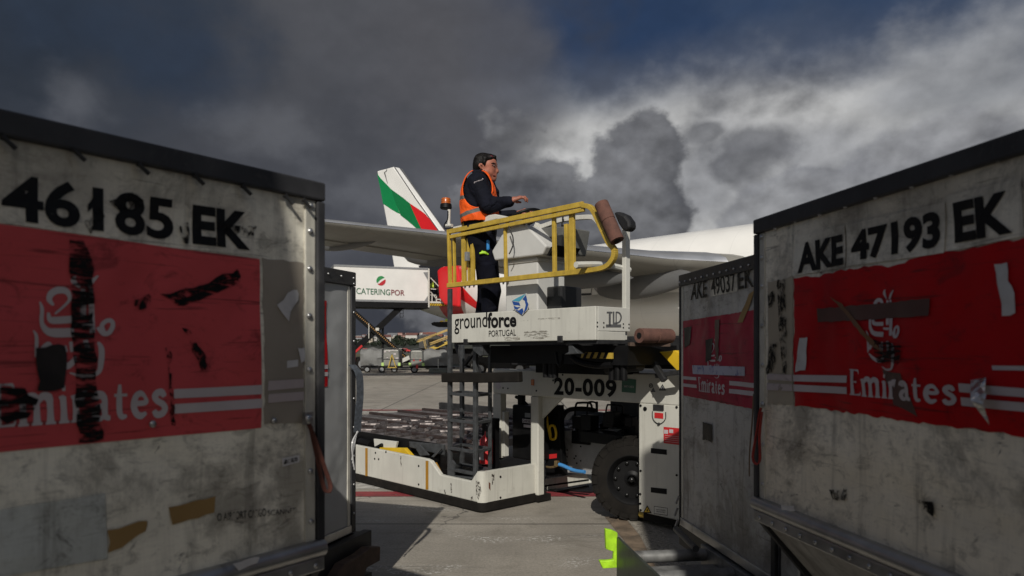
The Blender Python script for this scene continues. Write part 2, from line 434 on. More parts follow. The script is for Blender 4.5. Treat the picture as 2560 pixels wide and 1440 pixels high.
# ================================================================== ground
def ground_bands(t, oc, c):
    s_ = t.n('ShaderNodeSeparateXYZ', None, Vector=oc)
    wob = t.noise(oc, .35, 3.0).outputs[0]
    # big soft tone changes, slab by slab
    sx = t.math('FLOOR', t.math('DIVIDE', t.math('SUBTRACT', s_.outputs['X'], 1.5), 5.0)); sy = t.math('FLOOR', t.math('DIVIDE', t.math('SUBTRACT', s_.outputs['Y'], 6.75), 5.0))
    wn = t.n('ShaderNodeTexWhiteNoise', {'noise_dimensions': '2D'}, Vector=t.n('ShaderNodeCombineXYZ', None, X=sx, Y=sy).outputs[0]).outputs[0]
    c = t.mix(t.math('MULTIPLY', wn, .28), c, (.25, .23, .195))
    c = t.mix(t.ramp(t.noise(oc, .22, 6.0, .6).outputs[0], .42, .62, 0, .5), c, (.20, .18, .152))
    gr = t.noise(oc, 45.0, 6.0, .75).outputs[0]
    c = t.mix(t.ramp(gr, .38, .70, 0, .6), c, (.13, .12, .10))
    c = t.mix(t.ramp(t.noise(oc, 1.9, 8.0, .68, .5).outputs[0], .50, .70, 0, .55), c, (.14, .125, .10))
    c = t.mix(t.ramp(t.noise(oc, .8, 5.0, .6).outputs[0], .60, .72, 0, .5), c, (.085, .078, .066))
    # long drag marks, tyre dark and oil
    st = t.noise(t.vm('MULTIPLY', oc, (.5, 5.0, 1)), 1.2, 6.0, .65).outputs[0]
    c = t.mix(t.ramp(st, .54, .70, 0, .5), c, (.17, .155, .135))
    # hairline cracks and dark rubber streaks
    vo = t.n('ShaderNodeTexVoronoi', {'feature': 'DISTANCE_TO_EDGE'}, Vector=t.vm('ADD', oc, t.vm('MULTIPLY', t.noise(oc, 1.6, 6.0, .6).outputs['Color'], (.9, .9, 0))), Scale=.33).outputs['Distance']
    c = t.mix(t.math('MULTIPLY', t.ramp(vo, .006, .002), t.ramp(t.noise(oc, .5, 2.0).outputs[0], .45, .6, 0, .8)), c, (.05, .045, .04))
    rb = t.noise(t.vm('MULTIPLY', oc, (.22, 2.6, 1)), 1.5, 5.0, .55, .8).outputs[0]
    c = t.mix(t.ramp(rb, .60, .68, 0, .5), c, (.10, .093, .082))
    # dried white spill
    wh = t.noise(t.vm('MULTIPLY', oc, (1.0, 2.0, 1)), 1.25, 3.0, .5, .3).outputs[0]; whf = t.noise(oc, 28.0, 8.0, .72).outputs[0]
    wm = t.math('MULTIPLY', t.ramp(wh, .55, .70), t.ramp(whf, .50, .62))
    c = t.mix(t.math('MULTIPLY', wm, .8), c, (.62, .61, .58))
    # slab joints
    def joint(v, off, wd):
        fr = t.math('ABSOLUTE', t.math('SUBTRACT', t.math('FRACT', t.math('ADD', t.math('DIVIDE', t.math('SUBTRACT', v, off), 5.0), .5)), .5))
        return t.ramp(fr, wd * 1.6, wd * .7)
    j = t.math('MAXIMUM', joint(t.math('ADD', s_.outputs['Y'], t.math('MULTIPLY', t.math('SUBTRACT', wob, .5), .05)), 6.75, .0024), joint(s_.outputs['X'], 1.5, .0035))
    return t.mix(t.math('MULTIPLY', j, .85), c, (.022, .020, .018))
M_apron = mat('apron_concrete', (.36, .328, .28), .72, var=.2, scale=1.4, bump=.28, bscale=70, bands=ground_bands)
g = MB(); n = 40
g.add([(-700, -60, 0), (700, -60, 0), (700, 66, 0), (-700, 66, 0)], [(0, 1, 2, 3)])
tag(g.build('apron_ground', M_apron), 'worn concrete apron of large slabs', 'ground', kind='structure')
M_grass = mat('dry_grass', (.075, .078, .035), .9, var=.4, scale=.03, dirt=.6, dcol=(.12,.105,.06), dscale=.012, dthr=.5)
g = MB(); g.add([(-900, 65.9, -.02), (900, 65.9, -.02), (1500, 520, -.02), (-1500, 520, -.02)], [(0,1,2,3)])
tag(g.build('airfield_grass', M_grass), 'flat green and brown airfield beyond the apron', 'grass', kind='structure')
M_run = mat('runway_asphalt', (.10, .10, .105), .8, var=.2, scale=.1)
for y0, y1 in ((120, 134), (215, 250)):
    g = MB(); g.add([(-900, y0, .0), (900, y0, .0), (900, y1, .0), (-900, y1, .0)], [(0,1,2,3)])
    tag(g.build('taxiway_road', M_run), 'grey asphalt taxiway strip crossing the airfield', 'taxiway', kind='structure')
# painted lines on the apron
M_lw = mat('white_line_paint', (.40, .385, .35), .65, var=.3, scale=9, alpha=.60, ascale=5, astretch=(1, 3, 1))
M_lr = mat('red_line_paint', (.22, .03, .035), .65, var=.3, scale=9, alpha=.66, ascale=5, astretch=(1, 3, 1))
for nm, y0, y1, m in (('white_line', 8.42, 8.80, M_lw), ('red_line', 7.99, 8.26, M_lr), ('red_line', 18.95, 19.25, M_lr), ('white_line', 18.3, 18.7, M_lw)):
    g = MB(); z = .004
    for k in range(24): g.add([(-24 + 2*k, y0, z), (-22 + 2*k, y0, z), (-22 + 2*k, y1, z), (-24 + 2*k, y1, z)], [(0,1,2,3)])
    tag(g.build(nm, m), None, None, kind='structure')

# ================================================================== air cargo containers
def panel_weave(t, oc, c):
    s_ = t.n('ShaderNodeSeparateXYZ', None, Vector=oc)
    v = t.noise(t.vm('MULTIPLY', oc, (60, 1, 3)), 3.0, 3.0).outputs[0]; h = t.noise(t.vm('MULTIPLY', oc, (3, 1, 60)), 3.0, 3.0).outputs[0]
    c = t.mix(t.ramp(t.math('ADD', v, h), .85, 1.2, 0, .10), c, (.22, .215, .2))
    sm = t.noise(oc, 1.7, 5.0, .6, .6).outputs[0]
    c = t.mix(t.ramp(sm, .5, .68, 0, .55), c, (.20, .18, .15))
    sc = t.noise(t.vm('MULTIPLY', oc, (1, 1, 2.2)), 7.0, 8.0, .75, 1.0).outputs[0]
    c = t.mix(t.ramp(sc, .58, .70, 0, .85), c, (.045, .041, .035))
    bl = t.noise(oc, 2.4, 9.0, .72, .3).outputs[0]
    c = t.mix(t.ramp(bl, .47, .60, 0, .62), c, (.15, .135, .112))
    fd = t.noise(t.vm('MULTIPLY', oc, (1, 1, 1.6)), 14.0, 9.0, .8, .8).outputs[0]
    c = t.mix(t.ramp(fd, .50, .66, 0, .5), c, (.10, .09, .075))
    mk = t.noise(t.vm('MULTIPLY', oc, (1.6, 1, 1)), 9.0, 7.0, .8, 1.6).outputs[0]
    c = t.mix(t.ramp(mk, .655, .675, 0, .9), c, (.022, .02, .018))
    lo = t.noise(t.vm('MULTIPLY', oc, (9, 1, .7)), 1.6, 6.0, .65, .2).outputs[0]
    c = t.mix(t.ramp(lo, .52, .72, 0, .55), c, (.10, .09, .075))
    li = t.noise(t.vm('MULTIPLY', oc, (.8, 1, 30)), 2.0, 3.0, .6, 1.4).outputs[0]
    return t.mix(t.ramp(li, .66, .70, 0, .5), c, (.06, .055, .05))
def cmat(nm, col, **k):
    return mat(nm, col, **{**dict(rough=.42, spec=.3, var=.14, scale=3, dirt=.40, dcol=(.055,.05,.042), dscale=4.5, dthr=.62, big=.55, bigscale=2.6, bump=.06, bscale=160, bands=panel_weave), **k})
M_panel1 = cmat('dirty_panel_sheet', (.84, .80, .68), dthr=.64)
M_panel2 = cmat('stained_panel_sheet', (.84, .775, .64), big=.75, bigscale=3.2)
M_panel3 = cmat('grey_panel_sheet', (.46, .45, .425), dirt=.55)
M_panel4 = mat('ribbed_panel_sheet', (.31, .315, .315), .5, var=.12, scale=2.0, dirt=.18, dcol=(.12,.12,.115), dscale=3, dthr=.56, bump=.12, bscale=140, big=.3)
def film_marks(t, oc, c):
    li = t.noise(t.vm('MULTIPLY', oc, (1.2, 1, 34)), 2.2, 4.0, .6, 1.2).outputs[0]
    c = t.mix(t.ramp(li, .60, .66, 0, .55), c, (.035, .012, .012))
    fd = t.noise(t.vm('MULTIPLY', oc, (1, 1, 1.5)), 9.0, 9.0, .78, .8).outputs[0]
    c = t.mix(t.ramp(fd, .52, .66, 0, .5), c, (.05, .012, .013))
    return t.mix(t.ramp(t.noise(oc, 1.5, 4.0, .6).outputs[0], .48, .66, 0, .35), c, (.06, .012, .014))
def dec(nm, col, **k): return mat(nm, col, **{**dict(rough=.5, spec=.16, var=.12, scale=4, dirt=.5, dcol=(.05,.018,.02), dscale=3.2, dthr=.60, big=.45, bigscale=2.6), **k})
M_dred1 = dec('faded_red_film', (.56, .078, .085), bands=film_marks, big=.8)
M_dred2 = dec('deep_red_film', (.42, .003, .007), bands=film_marks, big=.8)
M_dred3 = dec('crimson_film', (.34, .018, .045), bands=film_marks, big=.9, dirt=.7)
M_dwhite = dec('white_film', (.50, .45, .46), dcol=(.2,.16,.16), dirt=.3)
M_letter = dec('black_lettering_film', (.008, .008, .0085), spec=.15, dcol=(.14,.13,.12), dscale=9, dthr=.64, dirt=.6)
M_worn = mat('worn_black_lettering', (.02, .02, .02), .6, alpha=.53, ascale=26)
M_sticker = cmat('number_sticker', (.80, .755, .645), dthr=.64)
M_tan = dec('brown_tape', (.30, .19, .075), dcol=(.12,.08,.04))
M_beige = dec('beige_tape', (.40, .35, .27), dcol=(.15,.13,.11), dirt=.4)
M_greige = dec('grey_brown_tape', (.30, .265, .22), dcol=(.1,.09,.08), dirt=.35)
M_scuff = mat('scuffed_black_tape', (.006, .0055, .0055), .6, spec=.15, var=.3, alpha=.525, ascale=12, astretch=(1.1, 1, 6.5))
M_scuff3 = mat('rubbed_tape', (.006, .0055, .0055), .6, spec=.15, var=.3, alpha=.545, ascale=20, astretch=(1.2, 1, 3.4))
M_scuff2 = mat('rubbed_black_mark', (.010, .009, .0085), .65, spec=.15, var=.3, alpha=.50, ascale=30, astretch=(1.6, 1, 1))
M_dtape = mat('dark_tape', (.010, .0075, .0075), .45, spec=.25, var=.3, scale=10, dirt=.3, dcol=(.05,.04,.04))
M_btape = mat('dark_brown_tape', (.085, .035, .028), .5, var=.3, dirt=.4)
M_paper = mat('torn_paper', (.56, .55, .55), .7, var=.15, scale=12, dirt=.25, bump=.3, bscale=40)
M_silver = mat('silver_foil', (.55, .54, .53), .3, .7, var=.25, scale=14, big=.8, bigscale=18)
M_patch = cmat('patch_sheet', (.56, .585, .555), dirt=.2)
M_ghost = dec('pale_residue', (.46, .40, .40), dirt=.3, alpha=.62, ascale=10)
M_edge = mat('dark_edge_rail', (.040, .040, .043), .55, .1, spec=.3, var=.35, scale=7, dirt=.5, dcol=(.13,.125,.12), dthr=.56, bump=.15)
M_strip = mat('pale_edge_metal', (.56, .54, .47), .45, .15, var=.2, scale=10, streak=.4, dirt=.7, dcol=(.12,.11,.09), dscale=7, dthr=.58, bump=.1)
M_strap = mat('red_brown_webbing', (.085, .024, .015), .8, var=.3, scale=30, bump=.3, bscale=200)
M_strapr = mat('red_webbing', (.36, .03, .02), .8, var=.3, scale=30, bump=.3, bscale=200)
M_bluetape = dec('blue_print_tape', (.42, .42, .50), dcol=(.06,.08,.25), dscale=14, dthr=.5, dirt=.9)

def ribbon(pts, wdv, th):
    mb = MB(); pts = [vec(p) for p in pts]; wv = vec(wdv)
    for i, p in enumerate(pts):
        t_ = (pts[min(i+1, len(pts)-1)] - pts[max(i-1, 0)]).normalized(); nn = t_.cross(wv).normalized() * th / 2
        mb.v += [tuple(p - wv/2 - nn), tuple(p + wv/2 - nn), tuple(p + wv/2 + nn), tuple(p - wv/2 + nn)]
        if i:
            o = 4*(i-1)
            for k in range(4): mb.f.append((o+k, o+(k+1)%4, o+4+(k+1)%4, o+4+k))
    mb.f += [(3,2,1,0), tuple(4*(len(pts)-1)+k for k in range(4))]
    return mb
def curve3(pts, n=8):
    P_ = [vec(p) for p in pts]; out = []
    for i in range(len(P_)-1):
        p0, p1, p2, p3 = P_[max(i-1,0)], P_[i], P_[i+1], P_[min(i+2, len(P_)-1)]
        for k in range(n):
            t = k/n; out.append(.5*((2*p1)+(p2-p0)*t+(2*p0-5*p1+4*p2-p3)*t*t+(3*p1-p0-3*p2+p3)*t**3))
    return out + [P_[-1]]

DECK = .493
from mathutils import noise as mnoise
def dent(x, z, W_, z0, z1, seed):
    """how far a container's side sheet is pushed in (+) or bulges out (-) at a point; nothing at its riveted edges"""
    e = min(x - .03, W_ - .03 - x, z - z0, z1 - z); e = max(0.0, min(1.0, e / .16)); e = e*e*(3 - 2*e)
    p = Vector((x, seed * 7.3, z))
    v = .016*mnoise.noise(p*2.3) + .010*mnoise.noise(Vector((p.x*5.0, p.y, p.z*2.2))) + .0045*mnoise.noise(p*11.0)
    q = mnoise.noise(p*3.1 + Vector((3, 0, 9))); v += .012*max(0.0, q - .15)
    return v*e
def dented(o, fn, step=.03):
    """cut a flat part into small faces and push them by fn(x, z)"""
    bm = bmesh.new(); bm.from_mesh(o.data)
    if any(len(f.verts) > 4 for f in bm.faces): bmesh.ops.triangulate(bm, faces=[f for f in bm.faces if len(f.verts) > 4])
    for _ in range(7):
        es = [e for e in bm.edges if (e.verts[0].co - e.verts[1].co).length > step*1.5]
        if not es: break
        bmesh.ops.subdivide_edges(bm, edges=es, cuts=1, use_grid_fill=True)
    for v in bm.verts: v.co.y += fn(v.co.x, v.co.z)
    bm.to_mesh(o.data); bm.free()
    if len(o.data.polygons) > 40: o.data.shade_smooth(); o.data.set_sharp_from_angle(angle=R(40))
class Box:
    """one container: local x along the face seen, y inwards, z up from the dolly deck"""
    def __init__(s, label, edge, e, wd, right_edge, pm, cut=.57, H=1.63, D=2.0, pn='side_panel', top_h=.05, edge_w=.028, strip_w=.034):
        ang = math.atan2(e[1], e[0]); e = Vector((math.cos(ang), math.sin(ang), 0))
        o = Vector((*edge, DECK)) - (e * wd if right_edge else e * 0)
        s.F = Frame(o.x, o.y, DECK, ang); s.W = wd; s.H = H; s.cut = cut
        z0_, z1_ = (cut + .02 if cut else .05), H - .03
        s.fn = lambda x, z: dent(x, z, wd, z0_, z1_, edge[0]*1.7 + edge[1])
        s.root = thing('air_cargo_container', label, 'cargo container', o, ang)
        r = s.root
        if cut:
            prof = [(.045, cut), (.045, H-.012), (D, H-.012), (D, .02), (.46, .02)]
        else:
            prof = [(.045, .02), (.045, H-.012), (D, H-.012), (D, .57), (D-.45, .02)]
        MB().prism([(.012, y, z) for y, z in prof], (wd-.024, 0, 0)).build('shell', M_panel3, r, bevel=.006)
        lo = cut + .02 if cut else .05
        g = MB(); g.add([(.02, 0, lo), (wd-.02, 0, lo), (wd-.02, 0, H-.03), (.02, 0, H-.03)], [(0, 1, 2, 3)]); dented(g.build(pn, pm, r), s.fn)
        # rails and posts
        g = MB(); g.box(-.004, wd+.004, -.016, .045, H-top_h, H+.004); g.build('top_rail', M_edge, r, bevel=.006)
        g = MB(); g.box(-.004, wd+.004, D-.05, D+.01, H-top_h, H+.004); g.build('top_rail', M_edge, r, bevel=.006)
        for x0 in (-.004, wd+.004-edge_w):
            g = MB(); g.box(x0, x0+edge_w, -.014, .05, (cut or .0)+.0, H-top_h-.002); g.build('corner_post', M_edge, r, bevel=.005)
        for x0 in (edge_w-.002, wd-edge_w-strip_w+.002):
            g = MB(); g.box(x0, x0+strip_w, -.006, .004, lo, H-top_h-.004); g.build('edge_strip', M_strip, r, bevel=.002)
        if cut:
            g = MB(); g.tube([(.0, -.004, cut+.012), (wd, -.004, cut+.012)], .026, 14); g.build('bottom_rail', M_alu, r, smooth=True)
            g = MB(); g.box(.002, wd-.002, -.018, .03, cut-.052, cut-.012); g.build('rail_flange', M_alu, r, bevel=.004)
            sl = MB(); sl.prism([(.03, .012, cut-.05), (.03, .46, .03), (.03, .475, .04), (.03, .03, cut-.04)], (wd-.06, 0, 0)); sl.build('slanted_panel', M_panel3, r)
            for x0 in (.0, wd-.03):
                g = MB(); g.prism([(x0, -.006, cut-.05), (x0, .45, .0), (x0, .49, .0), (x0, .04, cut-.05)], (.03, 0, 0)); g.build('corner_post', M_edge, r, bevel=.003)
            rv = MB()
            k = .05
            while k < wd: rv.ball((k, -.02, cut-.033), .0085, 5, (1,.6,1)); k += .085
            each(rv, 'rail_rivet', M_alu, r)
        g = MB(); g.box(-.002, wd+.002, (.44 if cut else -.012), D+.006-(0 if cut else .45), -.003, .05); g.build('base_plate', M_alu, r, bevel=.006)
    def rivets(s, pts, r=.0075):
        rv = MB()
        for px, py in pts:
            p = s.F.y(px, py, -.008); rv.ball((p.x, p.y, p.z), r, 5, (1, .7, 1))
        each(rv, 'rivet', M_alu, s.root)
    def pt(s, px, py, lift): return s.F.y(px, py, 0) + Vector((0, -lift, 0))
    def patch(s, name, pts, m, lift, label=None, parent=None, rag=0.0, seed=1):
        q = [s.pt(*p, lift) for p in pts]
        if rag:
            rr = random.Random(seed); out = []
            for i, a in enumerate(q):
                b = q[(i+1) % len(q)]; L = (b-a).length; nn = max(2, int(L/.02))
                for k in range(nn):
                    p = a.lerp(b, k/nn); out.append(p + Vector((rr.uniform(-rag, rag), 0, rr.uniform(-rag, rag))))
            q = out
        o = MB().poly(q).build(name, m, parent or s.root, fix=False, label=label)
        if lift < .02: dented(o, s.fn)
        return o
    def text(s, name, txt, TL, TR, BR, BL, m, lift, bold=.0, parent=None, space=1.0):
        mb = MB(); lay(mb, text_shape(txt, bold, space), *[s.pt(*p, lift) for p in (TL, TR, BR, BL)])
        o = mb.build(name, m, parent or s.root, fix=False); dented(o, s.fn, .05); return o
    def strokes(s, name, sts, m, lift, parent=None, k=1.0):
        V, F = join2([stroke(p, wd) for p, wd in sts]); mb = MB(); mb.add([s.pt(x, y, lift) for x, y in V], F)
        o = mb.build(name, m, parent or s.root, fix=False); dented(o, s.fn, .05); return o
# hand-drawn flared serif word used on the red films: strokes in a 0..1 box (x right, y up)
def serif_word():
    sh = []
    def st(p, wd): sh.append(stroke(p, wd, 5))
    T, t = .040, .016
    # E
    st([(.035,.0),(.035,.5),(.035,1)], [.045,.036,.048]); st([(.0,.975),(.07,.975),(.112,.965)], [.009,.011,.020]); st([(.108,.99),(.114,.93),(.118,.84)], [.010,.012,.004])
    st([(.03,.52),(.07,.52),(.09,.52)], [.010,.011,.022]); st([(.0,.025),(.07,.025),(.12,.035)], [.009,.011,.020]); st([(.116,.01),(.122,.07),(.126,.16)], [.010,.012,.004])
    # m
    for x in (.165, .235, .305): st([(x,0),(x,.3),(x-.004,.62)], [.044,.034,.036]); st([(x-.026,.012),(x+.028,.012)], .04)
    st([(.14,.60),(.168,.64)], .05); st([(.168,.5),(.195,.66),(.222,.64),(.236,.5)], [.016,.045,.05,.034]); st([(.238,.5),(.265,.66),(.292,.64),(.306,.5)], [.016,.045,.05,.034])
    # i
    st([(.375,0),(.375,.3),(.371,.64)], [.044,.034,.036]); st([(.348,.012),(.404,.012)], .04); st([(.35,.60),(.378,.64)], .05); st([(.366,.84),(.384,.84)], .085)
    # r
    st([(.440,0),(.440,.3),(.436,.64)], [.044,.034,.036]); st([(.413,.012),(.470,.012)], .04); st([(.415,.60),(.443,.64)], .05); st([(.443,.46),(.465,.62),(.492,.60)], [.016,.05,.085])
    # a
    st([(.548,.52),(.56,.63),(.585,.62),(.603,.5),(.603,.2),(.61,.05),(.635,.03)], [.05,.05,.05,.036,.036,.036,.03])
    st([(.603,.38),(.565,.31),(.545,.17),(.562,.04),(.585,.04),(.602,.14)], [.018,.04,.042,.04,.03,.016])
    # t
    st([(.690,.88),(.688,.5),(.690,.15),(.705,.03),(.732,.06)], [.018,.036,.036,.036,.02]); st([(.658,.60),(.735,.60)], .05)
    # e
    st([(.780,.36),(.852,.37),(.848,.52),(.820,.62),(.790,.55),(.776,.32),(.790,.1),(.820,.02),(.855,.10)], [.035,.035,.022,.04,.04,.042,.042,.045,.02])
    # s
    st([(.975,.50),(.955,.62),(.925,.60),(.912,.50),(.930,.39),(.962,.30),(.978,.17),(.960,.04),(.925,.02),(.905,.14)], [.03,.05,.045,.04,.042,.042,.04,.045,.045,.03])
    V, F = join2(sh)
    # widths above are horizontal fractions; a word is about 4.6 times as wide as it is tall, so redraw in that aspect
    return V, F
def serif_fixed():
    A = 4.4
    keep = globals()['stroke']
    def wide(pts, wd, n=6):
        V, F = keep([(x*A, y) for x, y in pts], [q*A*.95 for q in wd] if isinstance(wd, list) else wd*1.6, n); return [(x/A, y) for x, y in V], F
    globals()['stroke'] = wide
    try: r = serif_word()
    finally: globals()['stroke'] = keep
    return r
SERIF = serif_fixed()
EMBLEM = [  # brush strokes of the white emblem, drawn in the pixel space of the left container's film
 ([(189,690),(183,702),(199,719)], [3,14,4]), ([(244,689),(230,702),(219,718)], [3,11,9]),
 ([(134,763),(123,750),(127,735),(143,726),(163,727),(173,739),(170,755),(137,785)], [5,14,17,18,16,12,7,5]),
 ([(120,781),(124,797),(137,801),(184,798)], [6,14,18,19]), ([(98,754),(104,772),(104,806),(117,826),(138,832),(186,831)], [3,10,11,17,23,23]),
 ([(206,722),(208,760),(209,800)], [10,15,14]), ([(226,720),(229,770),(232,832)], [10,14,14]), ([(184,812),(208,812),(236,808)], [9,12,8]),
 ([(244,818),(258,834),(273,831),(282,815),(279,803),(267,802),(255,814),(262,831)], [8,11,12,12,11,11,11,8]),
 ([(83,826),(91,840),(92,866),(90,893)], [3,9,10,5]), ([(98,884),(110,870),(123,861),(130,872)], [8,14,14,8]),
 ([(95,896),(118,908),(150,916),(172,914),(186,900),(188,888)], [5,13,17,16,12,5]), ([(163,864),(167,880)], [9,9]), ([(178,854),(181,880)], [8,9]), ([(214,850),(222,880)], [12,12]),
 ([(245,855),(253,872),(252,902),(244,932),(208,940),(175,932)], [6,15,15,11,9,3])]

# ------------------------------------------------------------------ near left container
B = Box('grimy cargo container numbered 46185 EK with faded red film and smeared black tape', (-.553, 2.088), (.591, .806), 1.53, True, M_panel1)
B.patch('number_sticker', [(0,420),(440,492),(440,620),(0,556)], M_sticker, .002); B.patch('number_sticker', [(472,505),(632,530),(634,640),(474,622)], M_sticker, .002)
film = B.patch('red_film', [(-230,528),(648,648),(648,1069),(-230,1152)], M_dred1, .002)
a = B.F.y(4, 428, 0)
B.text('number_lettering', '46185', (4,428), (437,497), (437,601), (4,550), M_letter, .004, .03)
B.text('code_lettering', 'EK', (482,511), (620,532), (623,626), (483,609), M_letter, .004, .045)
B.patch('number_lettering', [(219,513),(243,479),(244,506),(219,531)], M_letter, .004)
pts = []
q = [Vector((a.x - .40 + dx, -.004, z)) for dx, z in ((0, B.F.y(4,428).z), (.30, B.F.y(4,428).z), (.30, B.F.y(4,550).z), (0, B.F.y(4,550).z))]
mb = MB(); lay(mb, text_shape('AKE', .03), *q); dented(mb.build('code_lettering', M_letter, B.root, fix=False), B.fn, .05)
for p in ([(434,973),(648,962),(648,985),(434,996)], [(436,1010),(648,996),(648,1019),(436,1034)]): B.patch('white_stripe', p, M_dwhite, .004)
mb = MB(); lay(mb, SERIF, *[B.pt(*p, .004) for p in ((-28,960),(421,946),(421,1036),(-28,1071))]); dented(mb.build('airline_lettering', M_dwhite, B.root, fix=False), B.fn, .05)
B.strokes('airline_emblem', EMBLEM, M_dwhite, .004)
B.patch('residue_patch', [(655,646),(757,655),(757,1057),(655,1060)], M_greige, .002, rag=.003)
for p in ([(664,952),(758,947),(757,969),(662,976)], [(664,985),(758,979),(758,1000),(664,1007)]): B.patch('pale_stripe', p, M_ghost, .004)
for i, p in enumerate(([(168,600),(205,600),(228,650),(232,800),(240,950),(258,1104),(198,1110),(186,950),(178,800),(172,700)], [(405,738),(500,712),(595,672),(598,706),(520,740),(440,768),(436,752)],
          [(330,754),(375,735),(378,765),(335,776)], [(455,820),(475,824),(522,918),(502,932)], [(414,866),(424,866),(436,1062),(426,1062)],
          [(0,962),(60,975),(92,1000),(70,1042),(20,1056),(-30,1040)], [(205,556),(250,520),(262,545),(222,584)], [(272,500),(330,480),(365,500),(360,520),(300,530)], [(540,558),(640,566),(634,592),(545,584)], [(450,565),(476,556),(470,610),(455,612)])):
    B.patch('tape_mark', p, M_scuff if i in (0, 5) else M_scuff3 if i == 1 else M_scuff2, .006, rag=.004, seed=i)
B.patch('dark_tape', [(93,872),(130,862),(166,862),(163,972),(97,978)], M_dtape, .006, rag=.003)
B.patch('torn_label', [(690,765),(715,732),(742,722),(740,748),(716,800)], M_paper, .006, rag=.004); B.patch('torn_label', [(742,872),(757,868),(760,900),(748,905)], M_paper, .006, rag=.003)
lb = B.patch('bar_label', [(713,902),(742,899),(742,916),(713,920)], M_paper, .004)
B.patch('bar_label', [(705,1146),(748,1137),(748,1155),(706,1167)], M_paper, .004)
B.patch('printed_mark', [(708,1150),(742,1142),(742,1152),(709,1161)], M_scuff2, .006)
B.patch('brown_tape', [(425,1270),(535,1240),(535,1282),(435,1312)], M_tan, .004, rag=.002); B.patch('brown_tape', [(268,1327),(370,1298),(362,1325),(330,1352),(270,1380)], M_tan, .004, rag=.003)
B.patch('repair_sheet', [(-60,1282),(262,1233),(265,1395),(-60,1450)], M_patch, .004)
B.text('scanned_lettering', 'O AIRPORT CARGO', (542,1283), (664,1270), (664,1290), (542,1303), M_worn, .004, .012)
B.text('scanned_lettering', 'SCANNED', (668,1276), (742,1268), (742,1281), (668,1290), M_worn, .004, .005)
B.rivets([(778,515),(776,578),(775,672),(774,790),(774,925),(776,1178),(778,1304),(685,1052),(382,1060)], .009)
rv = MB()
for px, py in ((5,340),(182,372),(345,408),(485,436),(605,463),(712,488),(757,498)):
    p = B.F.y(px, py, -.016); rv.tube([p, p + Vector((.006, -.002, -.006)), p + Vector((.022, -.008, -.022))], [.008, .005, .005], 7)
each(rv, 'latch_pin', M_dsteel, B.root)
p0 = B.F.y(768, 1050, -.02)
loop = [p0, B.F.y(790, 1105, -.035), B.F.y(812, 1170, -.06), B.F.y(826, 1215, -.075), B.F.y(818, 1232, -.07), B.F.y(806, 1205, -.05), B.F.y(790, 1130, -.03), B.F.y(776, 1065, -.022)]
ribbon(curve3(loop), (.005, -.012, .0), .003).build('pull_strap', M_strap, B.root)
g = MB(); g.ball(B.F.y(772, 1048, -.03), .014, 7, (1, .6, 1)); g.box(p0.x-.012, p0.x+.016, -.026, -.014, p0.z-.012, p0.z+.022); g.build('strap_bolt', M_alu, B.root, smooth=True)
B.patch('torn_label', [(565,1405),(600,1392),(632,1385),(625,1400),(580,1422)], M_paper, .032, rag=.002)
BL1 = B

# ------------------------------------------------------------------ second left container (straight end towards us)
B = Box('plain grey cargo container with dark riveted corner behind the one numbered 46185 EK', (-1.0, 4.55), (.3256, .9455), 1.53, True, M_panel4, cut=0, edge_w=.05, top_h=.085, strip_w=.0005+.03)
B.patch('red_film', [(700,735),(817,752),(817,966),(700,985)], M_dred2, .003)
for p in ([(700,915),(817,912),(817,922),(700,927)], [(700,934),(817,930),(817,940),(700,945)]): B.patch('white_stripe', p, M_dwhite, .005)
rv = MB()
for k in range(9): rv.ball((1.53-.025, -.016, .12+.18*k), .008, 5); rv.ball((1.53-.03-.14*k, -.017, 1.63-.035), .008, 5)
each(rv, 'rivet', M_alu, B.root)
st = [B.F.y(880, 912, -.03), B.F.y(897, 935, -.07), B.F.y(900, 985, -.07), B.F.y(896, 1040, -.06), B.F.y(893, 1080, -.05)]
ribbon(curve3(st), (.05, -.02, 0), .003).build('web_strap', mat('blue_grey_webbing', (.06,.07,.085), .8, var=.4, scale=60), B.root)
g = MB()
for k in range(4): g.tube(curve3([B.F.y(893+k, 1078, -.05), B.F.y(886-2*k, 1110, -.06), B.F.y(880+2*k, 1150+8*k, -.05)]), .005, 5)
g.build('clear_plastic_shred', mat('clear_plastic', (.5,.5,.5), .15), B.root, smooth=True)
BL2 = B

# ------------------------------------------------------------------ near right container
B = Box('cargo container lettered AKE 47193 EK with torn red film and stained pale panel', (.913, 2.682), (.185, -.983), 1.53, False, M_panel2)
B.patch('red_film', [(1990,694),(2050,690),(2100,676),(2180,664),(2215,668),(2300,640),(2560,598),(2900,538),(2900,1136),(2560,1091),(1990,1014)], M_dred2, .002, rag=.004, seed=4)
B.patch('number_sticker', [(1990,592),(2112,562),(2112,668),(1990,690)], M_sticker, .004); B.patch('number_sticker', [(2116,562),(2362,505),(2362,632),(2116,666)], M_sticker, .004); B.patch('number_sticker', [(2368,490),(2558,445),(2566,590),(2372,628)], M_sticker, .004)
B.text('code_lettering', 'AKE', (2001,610), (2106,585), (2109,661), (2002,684), M_letter, .006, .045)
B.text('number_lettering', '47193', (2128,580), (2350,524), (2352,619), (2128,655), M_letter, .006, .045)
B.text('code_lettering', 'EK', (2383,508), (2530,474), (2538,582), (2388,608), M_letter, .006, .045)
B.patch('beige_tape', [(1922,706),(1988,690),(1988,1012),(1920,1008)], M_beige, .003, rag=.002)
for p in ([(1990,937),(2121,939),(2121,957),(1990,953)], [(1990,961),(2121,968),(2121,985),(1990,978)], [(2397,958),(2640,978),(2640,1000),(2399,980)], [(2402,993),(2640,1014),(2640,1038),(2404,1014)], [(2480,914),(2640,916),(2640,928),(2482,925)]):
    B.patch('white_stripe', p, M_dwhite, .005)
